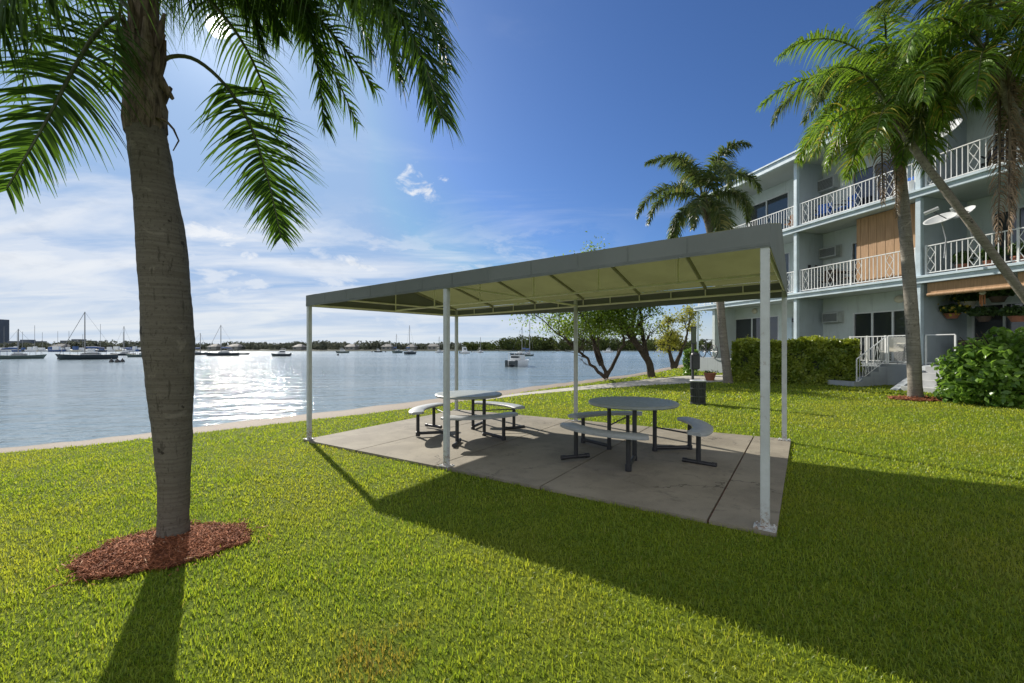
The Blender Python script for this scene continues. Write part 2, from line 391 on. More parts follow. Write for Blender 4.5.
# lawn soil under the blades
m, n, b = mat('lawn_ground'); M['lawn'] = m
co = n.new('ShaderNodeTexCoord').outputs['Object']
a = n.noise(co, 45, 6, .7); e = n.noise(co, .6, 4, .6); g_ = n.noise(co, 6, 4, .6)
c = n.mix(n.step(a, .35, .65), (.05, .085, .008), (.17, .22, .016)); c = n.mix(n.step(e, .4, .7, 0, .45), c, (.15, .16, .022))
c = n.mix(n.step(g_, .5, .75, 0, .4), c, (.05, .085, .008))
n.put(b.inputs['Base Color'], c); b.inputs['Roughness'].default_value = .9; b.inputs['Specular IOR Level'].default_value = .1
bp = n.new('ShaderNodeBump'); bp.inputs['Strength'].default_value = .8; bp.inputs['Distance'].default_value = .03
n.put(bp.inputs['Height'], a); n.l.new(bp.outputs[0], b.inputs['Normal'])

# sand
m, n, b = mat('sand'); M['sand'] = m
co = n.new('ShaderNodeTexCoord').outputs['Object']
a = n.noise(co, 30, 6, .7); e = n.noise(co, 1.6, 5, .6); z_ = n.xyz(co)[2]
c = n.mix(n.step(a, .3, .7), (.15, .12, .088), (.25, .21, .16)); c = n.mix(n.step(e, .52, .7, 0, .6), c, (.20, .155, .11))
c = n.mix(n.step(z_, WZ+.02, WZ+.14, .6, 0), c, (.13, .11, .085))
n.put(b.inputs['Base Color'], c); b.inputs['Roughness'].default_value = .85
bp = n.new('ShaderNodeBump'); bp.inputs['Strength'].default_value = .5; bp.inputs['Distance'].default_value = .02
n.put(bp.inputs['Height'], a); n.l.new(bp.outputs[0], b.inputs['Normal'])

# concrete slab
def conc(name, c1, c2):
    m, n, b = mat(name); co = n.new('ShaderNodeTexCoord').outputs['Object']
    a = n.noise(co, 1.3, 6, .62, .3); s = n.noise(co, 5, 6, .7); fi = n.noise(co, 130, 4, .7)
    c = n.mix(n.step(a, .32, .68), c1, c2); c = n.mix(n.step(s, .52, .74, 0, .55), c, tuple(q*.62 for q in c1))
    st_ = n.noise(co, 2.6, 7, .75, 1.2); c = n.mix(n.step(st_, .56, .66, 0, .55), c, tuple(q*.5 for q in c1))
    c = n.mix(n.step(fi, .4, .65, .0, .35), c, tuple(q*1.25 for q in c2))
    vo = n.new('ShaderNodeTexVoronoi', feature='DISTANCE_TO_EDGE'); vo.inputs['Scale'].default_value = .55
    wco = n.vmath('ADD', co, n.vmath('SCALE', n.noise(co, 2.2, 5, .6, out='Color'))); n.put(vo.inputs['Vector'], wco)
    c = n.mix(n.math('MULTIPLY', n.step(vo.outputs['Distance'], .003, .010, .75, 0), n.step(n.noise(co, .7, 2), .5, .56)), c, tuple(q*.3 for q in c1))
    n.put(b.inputs['Base Color'], c); b.inputs['Roughness'].default_value = .8; b.inputs['Specular IOR Level'].default_value = .35
    bp = n.new('ShaderNodeBump'); bp.inputs['Strength'].default_value = .4; bp.inputs['Distance'].default_value = .006
    n.put(bp.inputs['Height'], n.math('ADD', fi, s)); n.l.new(bp.outputs[0], b.inputs['Normal']); return m
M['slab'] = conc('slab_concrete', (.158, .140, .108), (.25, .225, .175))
M['path'] = conc('path_concrete', (.32, .30, .26), (.44, .42, .37))

# mulch
M['mulch'] = leafmat('mulch_chips', (.10, .034, .018), (.37, .145, .07), (.2, .06, .03), .08, .8, 9., yellow=(.50, .34, .22), spec=.15)
M['mulchbase'] = plain('mulch_soil', (.12, .045, .028), .95, .4, 25, bump=.8, bscale=60)

# water
m, n, b = mat('bay_water'); M['water'] = m
co = n.new('ShaderNodeTexCoord').outputs['Object']; x_, y_, z_ = n.xyz(co)
dist = n.vmath('LENGTH', co, out='Value')
def wav(sx, sy, sc_, det, rot=0.):
    u = n.math('ADD', n.math('MULTIPLY', x_, math.cos(rot)*sx), n.math('MULTIPLY', y_, math.sin(rot)*sx))
    v = n.math('ADD', n.math('MULTIPLY', x_, -math.sin(rot)*sy), n.math('MULTIPLY', y_, math.cos(rot)*sy))
    return n.noise(n.cxyz(u, v, 0), sc_, det, .55, .2)
h = n.math('ADD', n.math('MULTIPLY', wav(.45, 1., 1.15, 4, .25), 1.), n.math('ADD', n.math('MULTIPLY', wav(.6, 1., 5., 4, -.15), .30), n.math('MULTIPLY', wav(.25, 1., .22, 2, .1), 1.1)))
bp = n.new('ShaderNodeBump'); bp.inputs['Strength'].default_value = 1.; bp.inputs['Distance'].default_value = .135
n.put(bp.inputs['Height'], h); n.l.new(bp.outputs[0], b.inputs['Normal'])
pt = n.noise(n.cxyz(n.math('MULTIPLY', x_, .012), n.math('MULTIPLY', y_, .05), 0), 1.6, 4)
wc = n.mix(n.step(pt, .4, .65), (.17, .235, .26), (.26, .32, .34))
n.put(b.inputs['Base Color'], wc)
n.put(b.inputs['Roughness'], n.step(dist, 10, 160, .07, .17)); b.inputs['IOR'].default_value = 1.33
b.inputs['Specular IOR Level'].default_value = .5

# ------------------------------------------------------------------ ground, beach, water
def clampz(p, z): return Vector((p.x, p.y, z))
edge_px = [(-700, 520), (-350, 488), (0, 453.5), (80, 446), (150, 438.5), (240, 428), (330, 418), (400, 409.5), (480, 399), (530, 391.2), (560, 387), (580, 384.2), (600, 381.4), (640, 375.8), (665, 370.8), (690, 366), (712, 363.5)]
edge = [ground(*p) for p in edge_px]
last = edge[-1]; edge += [Vector((last.x+14, last.y+6, gz(last.x+14))), Vector((last.x+60, last.y+12, gz(last.x+60)))]
foot_px = [(-700, 512), (-350, 481), (0, 448), (80, 440.5), (150, 432.5), (240, 421.5), (330, 411.5), (400, 403), (480, 393.5), (530, 386.8), (560, 383.2), (580, 380.8), (600, 378.3), (640, 373), (665, 368), (690, 363.3), (712, 361)]
def shore_pt(i):           # foot of the beach, at the water
    if i < len(foot_px): return wat(*foot_px[i])
    return edge[i]+Vector((-.3, 3, 0))
def dense(pts, k=6):
    o = []
    for i in range(len(pts)-1):
        p0 = pts[max(i-1, 0)]; p1 = pts[i]; p2 = pts[i+1]; p3 = pts[min(i+2, len(pts)-1)]
        for j in range(k):
            t = j/k; o.append(.5*((2*p1)+(p2-p0)*t+(2*p0-5*p1+4*p2-p3)*t*t+(3*p1-p0-3*p2+p3)*t**3))
    return o+[pts[-1]]
E1 = dense(edge); E2 = dense([shore_pt(i) for i in range(len(edge))])
for i, p in enumerate(E1):
    jx = .05*math.sin(i*2.1)+.04*math.sin(i*5.7); p.x += jx; p.z = gz(p.x)
# lawn: a fan between the shore edge and the far inland side
vs = []; fs = []
for i, p in enumerate(E1):
    vs.append(p)
    fx = -20+ i*(140/(len(E1)-1)); q = Vector((fx, -30 if fx < 90 else -30, 0))
    for k in range(1, 9):
        t = k/8; r = p.lerp(q, t); vs.append(Vector((r.x, r.y, gz(r.x))))
for i in range(len(E1)-1):
    for k in range(8):
        a = i*9+k; fs.append((a, a+1, a+10, a+9))
mb = MB(); mb.raw(vs, fs); lawn = mb.build('lawn', M['lawn']); tag(lawn, kind='structure')
# beach sheet with a small overlap under lawn and water
vs = []; fs = []
for i in range(len(E1)):
    a, b_ = E1[i], E2[i]; wob = .12*math.sin(i*1.3)
    out_ = (b_-a); out_.z = 0
    rows = [a-out_*.15+Vector((0, 0, -.03)), a+Vector((0, 0, -.006)), a+out_*.12+Vector((0, 0, -.02)), a+out_*(.55+wob*.3), a+out_*(1+wob*.2), a+out_*3.]
    rows[3].z = a.z+(WZ-a.z)*.5; rows[4].z = WZ+.0; rows[5].z = WZ-.5
    vs += rows
for i in range(len(E1)-1):
    for k in range(5): fs.append((i*6+k, i*6+k+1, i*6+k+7, i*6+k+6))
mb = MB(); mb.raw(vs, fs); tag(mb.build('beach', M['sand'], smooth=True), kind='structure')
mb = MB(); mb.raw([(-3500, -400, WZ), (3500, -400, WZ), (3500, 5000, WZ), (-3500, 5000, WZ)], [(0, 1, 2, 3)])
wo = mb.build('water', M['water']); tag(wo, kind='structure')
mb = MB(); mb.raw([(-3500, -400, -2.5), (3500, -400, -2.5), (3500, 5000, -2.5), (-3500, 5000, -2.5)], [(0, 1, 2, 3)])
tag(mb.build('seabed', M['sand']), kind='structure')

# path along the shore, widening by the building
up = [(484, 398.6), (520, 393.4), (560, 389.0), (580, 386.8), (625, 382), (655, 378.6), (690, 375.8), (730, 375)]
dn = [(484, 400.4), (520, 395.6), (560, 392.0), (580, 390.2), (625, 387.2), (655, 385), (690, 383.4), (730, 381.5)]
U = [ground(*p) for p in up]; D = [ground(*p) for p in dn]
vs = []; fs = []
for a, b_ in zip(U, D): vs += [a+Vector((0, 0, .012)), b_+Vector((0, 0, .012)), b_-Vector((0, 0, .05)), a-Vector((0, 0, .05))]
for i in range(len(U)-1):
    q = i*4
    for k in range(4): fs.append((q+k, q+(k+1) % 4, q+4+(k+1) % 4, q+4+k))
mb = MB(); mb.raw(vs, fs); tag(mb.build('path', M['path']), kind='structure')
path_poly = [(p.x, p.y) for p in U]+[(p.x, p.y) for p in D[::-1]]

# ------------------------------------------------------------------ pavilion
A0 = Vector((-3.442, 7.216)); ang = -.6052; PL, PW, PM = 6.665, 3.694, .476
ux = Vector((math.cos(ang), math.sin(ang))); uy = Vector((-ux.y, ux.x))
def pav(s, t): return A0+ux*s+uy*t                       # along, across
def pz(s, t): q = pav(s, t); return -.032+.0196*q.x      # base plane
def P3(s, t, h): q = pav(s, t); return Vector((q.x, q.y, pz(s, t)+h))
SLAB = .035
# slab in panels, one mesh each strip (joints show as gaps)
def slab():
    mb = MB(); ts = [-.0, .211, .455, .69, .938, 1.012]
    for i in range(len(ts)-1):
        a, b_ = ts[i]*PL+(.009 if i else -.05), ts[i+1]*PL-(.009 if i < 4 else -.0)
        c = [P3(a, -.07, SLAB), P3(b_, -.07, SLAB), P3(b_, PW+.12, SLAB), P3(a, PW+.12, SLAB)]
        mb.raw(c+[p-Vector((0, 0, .12)) for p in c], [(0, 1, 2, 3), (0, 4, 5, 1), (1, 5, 6, 2), (2, 6, 7, 3), (3, 7, 4, 0)])
    return tag(mb.build('concrete_slab', M['slab'], bevel=0), 'stained concrete slab under the canopy and picnic tables', 'slab')
slab()
mb = MB(); c = [P3(-.04, -.06, .012), P3(PL*1.01, -.06, .012), P3(PL*1.01, PW+.1, .012), P3(-.04, PW+.1, .012)]
mb.raw(c, [(0, 1, 2, 3)]); tag(mb.build('slab_bed', M['mulchbase']), kind='structure')
slab_poly = [tuple(pav(*q)) for q in ((-.055, -.075), (PL*1.012, -.075), (PL*1.012, PW+.12), (-.055, PW+.12))]

canopy = empty('canopy', (0, 0, 0), 0, 'grey canvas canopy on six white metal posts over the picnic tables', 'canopy')
HB = 2.30; VAL = .17; RZ = HB+VAL; RIDGE = .43
xs = Matrix(((ux.x, -ux.y, 0), (ux.y, ux.x, 0), (0, 0, 1)))
for s in (0, PM, 1):
    for t in (0, 1):
        s_, t_ = s*PL, t*PW
        p = P3(s_, t_, SLAB); q = P3(s_, t_, RZ-.03)
        mb = MB(); mb.box((p+q)/2, (.065, .065, (q-p).z), M=xs); o = mb.build('post', M['post'], canopy, bevel=.005)
        mb = MB(); mb.box(p+Vector((0, 0, .006)), (.16, .13, .012), M=xs)
        for a in (-.06, .06):
            for c_ in (-.045, .045): mb.lathe(p+xs @ Vector((a, c_, .012)), [(.008, 0), (.008, .012), (.004, .014)], 8)
        mb.build('base_plate', M['post'], o)
# frame tubes (square-ish section)
def ftube(a, b_, r=.017, nm='frame_tube'):
    mb = MB(); mb.tube([a, b_], r, 6); mb.build(nm, M['frame_tube'], canopy)
for h in (HB+.012, RZ-.02):
    for a, b_ in (((0, 0), (PL, 0)), ((0, PW), (PL, PW)), ((0, 0), (0, PW)), ((PL, 0), (PL, PW))):
        ftube(P3(a[0], a[1], h), P3(b_[0], b_[1], h))
ftube(P3(0, PW/2, HB+.03), P3(PL, PW/2, HB+.03)); ftube(P3(0, PW/2, RZ+RIDGE-.02), P3(PL, PW/2, RZ+RIDGE-.02))
for i in range(7):
    s_ = PL*i/6
    ftube(P3(s_, PW/2, HB+.03), P3(s_, PW/2, RZ+RIDGE-.03), .013, 'king_post')
    for t0 in (0, PW): mbr = MB(); mbr.tube([P3(s_, t0, RZ-.02), P3(s_, PW/2, RZ+RIDGE-.02)], .026, 6); mbr.build('rafter', M['sleeve'], canopy)
for i in range(13):
    for t0 in (0, PW): ftube(P3(PL*i/12, t0, HB+.01), P3(PL*i/12, t0, RZ-.02), .010, 'stub')
ftube(P3(PM*PL, 0, HB+.03), P3(PM*PL, PW, HB+.03))
# canvas roof with slight sag between rafters; and the four hanging sides
def roof():
    V = []; Fc = []; N1, N2 = 60, 16
    for i in range(N1+1):
        for j in range(N2+1):
            s_ = -.03+(PL+.06)*i/N1; t = j/N2; tt = -.03+(PW+.06)*t
            h = RZ+RIDGE*(1-abs(2*t-1))
            sag = .022*math.sin(math.pi*((i/N1*6) % 1))**2*math.sin(math.pi*((2*t) % 1) if t not in (0, .5, 1) else 0)
            V.append(P3(s_, tt, h-sag+.006))
    for i in range(N1):
        for j in range(N2): a = i*(N2+1)+j; Fc.append((a, a+1, a+N2+2, a+N2+1))
    mb = MB(); mb.raw(V, Fc); return mb.build('roof_canvas', M['canvas'], canopy, smooth=True)
roof()
def valance(pts, nm='valance'):
    V = []; Fc = []
    for (s_, t_, top) in pts: V += [P3(s_, t_, top), P3(s_, t_, HB-.012-.08*max(0, t_/PW)*min(1, max(0, s_)/PL*2.2))]
    for i in range(len(pts)-1): Fc.append((2*i, 2*i+1, 2*i+3, 2*i+2))
    mb = MB(); mb.raw(V, Fc); o = mb.build(nm, M['valance'], canopy)
    sm = o.modifiers.new('thick', 'SOLIDIFY'); sm.thickness = .004; return o
e = .035
valance([(-e+(PL+2*e)*i/24, -e, RZ+.002+.004*math.sin(i*1.9)) for i in range(25)]); valance([(-e+(PL+2*e)*i/24, PW+e, RZ+.002) for i in range(25)])
for i in range(1, 12):
    mb = MB(); a = P3(PL*i/12+.03*math.sin(i*5), -e-.0045, HB+.0); mb.box(a+Vector((0, 0, VAL/2-.004)), (.016, .004, VAL-.012), M=xs); mb.build('seam', M['sleeve2'], canopy)
for t_ in (-e-.0045, PW+e+.0045):
    if t_ < 0:
        mb = MB(); c_ = (P3(0, t_, HB+.012)+P3(PL, t_, HB+.012))/2; d3 = (P3(PL, t_, 0)-P3(0, t_, 0)).normalized(); y3 = Vector((uy.x, uy.y, 0)); z3 = d3.cross(y3)
        mb.box(c_, (PL+2*e, .0035, .022), M=Matrix((d3, y3, z3)).transposed()); mb.build('hem', M['sleeve2'], canopy)
for s_ in (-e, PL+e): valance([(s_, -e, RZ), (s_, PW/2, RZ+RIDGE), (s_, PW+e, RZ)])

# ------------------------------------------------------------------ picnic tables
def picnic(cx, cy, rot, label, gname, rtop=.6, ht=.72):
    z0 = -.032+.0196*cx+SLAB
    root = empty('picnic_table', (cx, cy, z0), 0, label, 'picnic table', gname)
    mb = MB(); r = rtop
    mb.lathe((0, 0, 0), [(r-.05, ht-.045), (r-.012, ht-.043), (r, ht-.03), (r, ht-.012), (r-.012, ht-.002), (r-.05, ht), (.02, ht+.001)], 56)
    mb.build('tabletop', M['plastic_grey'], root, smooth=True)
    pol = lambda a, rr, z: Vector((rr*math.cos(a), rr*math.sin(a), z))
    for i in range(3):
        c = R(rot+120*i); half = .58; sh = .44; RC = 1.08
        arc = lambda a, rr, z: Vector(((.88-RC)*math.cos(c)+(rr-.87+RC)*math.cos(a), (.88-RC)*math.sin(c)+(rr-.87+RC)*math.sin(a), z))
        # curved seat: swept rounded section
        N = 28; V = []; prof = [(-.13, 0), (-.135, .012), (-.135, .028), (-.115, .04), (.115, .04), (.135, .028), (.135, .012), (.13, 0)]
        for k in range(N+1):
            a = c-half+2*half*k/N; e_ = min(k, N-k)/2.5; sc_ = math.sqrt(1-(1-min(1, e_))**2)*.35+.65 if e_ < 1 else 1
            for (dr, dzv) in prof: V.append(arc(a, .87+dr*.92*sc_, sh-.04+dzv))
        n_ = len(prof); Fc = [(k*n_+j, k*n_+(j+1) % n_, (k+1)*n_+(j+1) % n_, (k+1)*n_+j) for k in range(N) for j in range(n_)]
        Fc += [tuple(range(n_))[::-1], tuple(range(N*n_, (N+1)*n_))]
        mb = MB(); mb.raw(V, Fc); mb.build('bench_seat', M['bench_grey'], root, smooth=True)
        tl = c+R(33); la, lb = c+R(26), c-R(26); rr = .029
        mb = MB(); mb.tube([pol(tl, .36, .03), pol(tl, .36, ht-.045)], rr, 14); mb.lathe(pol(tl, .36, 0), [(.036, 0), (.036, .05), (.03, .055)], 14)
        mb.build('table_leg', M['black'], root, smooth=True)
        mb = MB(); mb.tube([pol(la, .87, .03), pol(la, .87, sh-.04)], rr, 14); mb.build('bench_leg', M['black'], root, smooth=True)
        mb = MB(); mb.tube([pol(lb, .87, .03), pol(lb, .87, sh-.04)], rr, 14); mb.build('bench_leg', M['black'], root, smooth=True)
        mb = MB(); mb.tube([pol(tl, .36, .05), pol(la, .87, .05)], .026, 14); mb.lathe(pol(la, .87, 0), [(.038, 0), (.038, .075), (.03, .08)], 14)
        mb.build('base_bar', M['black'], root, smooth=True)
        mb = MB(); q = pol(lb, .87, .032); tv = pol(lb, 1, 0)
        mb.tube([q-tv*.17, q+tv*.19], .026, 14); mb.tube([q-tv*.19, q-tv*.14], .032, 14); mb.tube([q+tv*.16, q+tv*.21], .032, 14)
        mb.build('foot', M['black'], root, smooth=True)
        mb = MB(); mb.tube([pol(tl, .36, .34), pol(lb+R(0), .87, .37)], .011, 8); mb.build('brace', M['black'], root, smooth=True)
    mb = MB()
    for i in range(3): a = R(rot+120*i+33); b_ = R(rot+120*i+153); mb.tube([pol(a, .36, ht-.07), pol(b_, .36, ht-.07)], .012, 8)
    mb.build('top_frame', M['black'], root)
    return root
picnic(1.66, 5.85, 105, 'dark topped round picnic table in the shade nearest the right posts', 'round picnic tables under the canopy')
picnic(-.76, 7.45, 50, 'round picnic table half in sunlight on the water side of the slab', 'round picnic tables under the canopy', .585, .70)
# ------------------------------------------------------------------ waste bin and dog-bag post
def waste():
    p = ground(698, 404)
    r = empty('litter_bin', (p.x, p.y, p.z), .2, 'dark slatted metal litter bin with pale liner rim on the lawn', 'litter bin')
    mb = MB(); n = 26
    for i in range(n):
        a = 2*math.pi*i/n; mb.tube([(.165*math.cos(a), .165*math.sin(a), .03), (.175*math.cos(a), .175*math.sin(a), .56)], .0125, 6)
    for h in (.03, .2, .4, .57): mb.lathe((0, 0, h), [(.165, -.014), (.187, -.014), (.187, .014), (.165, .014)], 28)
    mb.build('slats', M['bin'], r, smooth=True)
    mb = MB(); mb.lathe((0, 0, 0), [(.14, .03), (.15, .04), (.158, .54), (.15, .545)], 24); mb.build('inner_can', M['bin'], r, smooth=True)
    mb = MB(); mb.lathe((0, 0, 0), [(.150, .57), (.192, .575), (.198, .592), (.190, .607), (.155, .61), (.15, .60)], 28); mb.build('liner_rim', M['bag'], r, smooth=True)
    q = Vector((p.x+.02, p.y+.36, 0)); q.z = gz(q.x)
    r = empty('bag_dispenser_post', tuple(q), 0, 'thin black post with green notice plate and black dog bag box', 'dispenser post')
    mb = MB(); mb.box((0, 0, .95), (.05, .05, 1.9)); mb.build('post', M['black'], r)
    mb = MB(); mb.box((.01, -.035, 1.74), (.14, .012, .46)); s_ = mb.build('sign_plate', M['bin'], r, bevel=.004)
    mb = MB(); mb.box((.01, -.0435, 1.74), (.10, .004, .38)); mb.build('notice', M['signgreen'], s_)
    mb = MB(); mb.box((.02, -.09, 1.05), (.22, .13, .38)); mb.build('dispenser_box', M['black'], r, bevel=.02)
    mb = MB(); mb.lathe((.02, -.09, 1.24), [(.1, 0), (.09, .03), (.05, .055), (.01, .06)], 16); mb.build('dispenser_lid', M['black'], r, smooth=True)
waste()

# ------------------------------------------------------------------ palms
def frond(path, L, name, parent, mats, nleaf=70, droop=.6, width=.026, seed=0, start=.12, plum=.5, origin=(0, 0, 0), r0=.03, seg=6, keep=1.0, tint0=0., lift=.25, twist=0.):
    rs = np.random.RandomState(seed); P = np.array([list(p) for p in path], float)-np.array(origin)
    # dense spline
    K = 80; tt = np.linspace(0, len(P)-1, K); pts = np.zeros((K, 3))
    for i, t in enumerate(tt):
        a = min(int(t), len(P)-2); f = t-a; p0 = P[max(a-1, 0)]; p1 = P[a]; p2 = P[a+1]; p3 = P[min(a+2, len(P)-1)]
        pts[i] = .5*(2*p1+(p2-p0)*f+(2*p0-5*p1+4*p2-p3)*f*f+(3*p1-p0-3*p2+p3)*f**3)
    sl_ = np.concatenate([[0], np.cumsum(np.linalg.norm(np.diff(pts, axis=0), axis=1))]); tot = sl_[-1]
    T = np.gradient(pts, axis=0); T /= np.linalg.norm(T, axis=1)[:, None]
    mb = MB(); rr = [r0*(1-.85*q/tot)+.003 for q in sl_]
    mb.tube([Vector(p) for p in pts[::3]], rr[::3], 6)
    V = [np.array(mb.v)]; nb = len(mb.v); Fq = [np.array(f) for f in mb.f if len(f) == 4]; 
    Fs = [np.array(Fq)]; mi = [0]*len(Fq); tint = [np.zeros(nb)]
    sides = []
    for side in (-1, 1):
        n = nleaf
        u = np.clip(start+(1-start)*(np.arange(n)+rs.rand(n)*.9)/n, 0, .995)
        ok = rs.rand(n) < keep; u = u[ok]; n = len(u)
        x = u*tot; B = np.stack([np.interp(x, sl_, pts[:, k]) for k in range(3)], 1); TT = np.stack([np.interp(x, sl_, T[:, k]) for k in range(3)], 1)
        TT /= np.linalg.norm(TT, axis=1)[:, None]
        Z = np.array([0, 0, 1.]); hd_ = P[-1]-P[0]; hd_ = np.array([hd_[1], -hd_[0], 0.]); hd_ /= max(1e-6, np.linalg.norm(hd_))
        S = hd_[None, :]-TT*(TT @ hd_)[:, None]; S /= np.maximum(np.linalg.norm(S, axis=1), .1)[:, None]; Up = np.cross(S, TT)
        tw_ = twist*np.ones(n)[:, None]; S, Up = S*np.cos(tw_)+Up*np.sin(tw_), Up*np.cos(tw_)-S*np.sin(tw_)
        v = (u-start)/(1-start)
        fwd = .35+.75*v**1.5
        D = S*side + TT*fwd[:, None] + Up*((rs.rand(n)-.5)*2*plum+lift)[:, None]+rs.randn(n, 3)*.07
        D /= np.linalg.norm(D, axis=1)[:, None]
        LL = L*(.55+.45*np.sin(np.pi*np.clip(v*.9+.16, 0, 1)))*(1-.45*v**3)*(.85+.3*rs.rand(n))
        dr = droop*(.7+.6*rs.rand(n)); cur = B.copy(); rows = []
        tn = np.clip(rs.rand(n)+tint0, 0, 1)
        ph = rs.rand(n)*6.28
        for j in range(seg+1):
            s = j/seg
            dd = D*(1-s*.25)[..., None] if False else D+Z*(-1)*(dr*1.9*s**1.15)[:, None]
            dd = dd/np.linalg.norm(dd, axis=1)[:, None]
            W = TT-dd*np.sum(TT*dd, 1)[:, None]+ .35*np.cross(dd, TT)*np.sin(ph)[:, None]; W /= np.linalg.norm(W, axis=1)[:, None]
            wd = width*(.55+.45*math.sin(math.pi*min(1, s*1.2+.18)))*(1-s**2.2)+.0012
            rows.append((cur-W*wd*.5, cur+W*wd*.5))
            cur = cur+dd*(LL/seg)[:, None]
        b = sum(len(q) for q in V); arr = np.stack([r for pr in rows for r in pr], 1).reshape(-1, 3); m_ = 2*(seg+1)
        idx = b+np.arange(n)[:, None]*m_
        q = np.concatenate([np.stack([idx[:, 0]+2*j, idx[:, 0]+2*j+1, idx[:, 0]+2*j+3, idx[:, 0]+2*j+2], 1) for j in range(seg)])
        V.append(arr); Fs.append(q); mi += [1]*len(q); tint.append(np.repeat(tn, m_))
    o = npmesh(name, np.concatenate(V), Fs, mats, parent, mi, np.concatenate(tint)); return o

def trunk(path, radii, root, origin, m, nring=46, rough=.02, seed=0):
    rs = random.Random(seed); P = [Vector(p)-Vector(origin) for p in path]; n = len(P); pts = []; rr = []
    K = 150
    for i in range(K+1):
        t = i/K*(n-1); a = min(int(t), n-2); f = t-a
        p0 = P[max(a-1, 0)]; p1 = P[a]; p2 = P[a+1]; p3 = P[min(a+2, n-1)]
        p = .5*(2*p1+(p2-p0)*f+(2*p0-5*p1+4*p2-p3)*f*f+(3*p1-p0-3*p2+p3)*f**3)
        r = radii[a]*(1-f)+radii[a+1]*f
        r *= 1+rough*(abs(((i*nring/K) % 1)-.5)*2-.5)+rs.uniform(-.004, .004)
        pts.append(p); rr.append(r)
    mb = MB(); mb.tube(pts, rr, 22)
    for i, v in enumerate(mb.v):
        a = i % 22; k = i//22
        q = .0035*math.sin(a*1.7+k*.31)+.002*math.sin(a*3.1-k*.73); c = pts[min(k, K)]
        dv = (Vector(v)-c); mb.v[i] = tuple(c+dv*(1+q/ max(.05, dv.length)*.8))
    o = mb.build('trunk', m, root, smooth=True); return o

FG = 'palm trees'
YP = 3.5
base = ground(174, 536); YP = base.y
root = empty('palm_tree', tuple(base), 0, 'large near palm with thick grey ringed trunk standing in red mulch', 'palm tree')
TP = [(173.5, 545, 36, 3.5), (173.5, 520, 33, 3.5), (174, 491, 33, 3.5), (173, 441, 40, 3.49), (170.5, 390, 48, 3.47), (168.5, 341, 54.5, 3.44), (162.5, 250, 52.5, 3.40), (153, 175, 44.5, 3.37), (146, 130, 43, 3.35)]
pth = [at(a, b_, y) for a, b_, _, y in TP]; rad = [c/2*y/F/math.hypot(1, (a-512)/F) for a, _, c, y in TP]
trunk(pth, rad, root, base, M['palmbark'], 64, .012)
YP = 3.35
# boots collar: ragged old leaf bases above the ringed trunk
CP = [(146, 133, 45), (145, 122, 48), (145, 108, 46), (144, 92, 42), (143.5, 60, 34), (143, 20, 31), (142, -20, 30), (141, -50, 24)]
mb = MB(); mb.tube([at(a, b_, YP)-base for a, b_, _ in CP], [c/2*YP/F/1.38 for *_, c in CP], 26)
rs_ = random.Random(4)
mb.v = [tuple(Vector(v)*1+Vector((rs_.uniform(-.012, .012), rs_.uniform(-.012, .012), rs_.uniform(-.02, .02)))) for v in mb.v]
mb.build('crownshaft', M['palmboot'], root, smooth=True)
def boot(a, z0, ln, out_, seed):
    r_ = random.Random(seed); c = at(144.5, 0, YP); c.z = z0; c = c-base
    dr = Vector((math.cos(a), math.sin(a), 0)); mb = MB()
    mb.tube([c+dr*.07, c+dr*(.10+out_*.3)+Vector((0, 0, ln*.4)), c+dr*(.105+out_)+Vector((0, 0, ln))], [.055, .04, .014], 8, flat_=.4)
    mb.build('leaf_base', M['palmboot'], root, smooth=True)
for i in range(16):
    boot(i*2.4+.3, at(0, 118-i*5.5, YP).z, .22+.1*(i % 3)/2, .02+.022*(i % 4), i)
boot(-.05, at(0, 72, YP).z, -.22, .13, 77)
mb = MB(); c = at(168, 128, YP)-base
mb.tube([c+Vector((-.05, -.05, .06)), c+Vector((.01, -.03, .04)), c+Vector((.06, -.02, -.02)), c+Vector((.085, 0, -.1)), c+Vector((.04, 0, -.18))], [.012, .01, .008, .006, .004], 6); mb.build('old_flower_stalk', M['palmboot'], root, smooth=True)

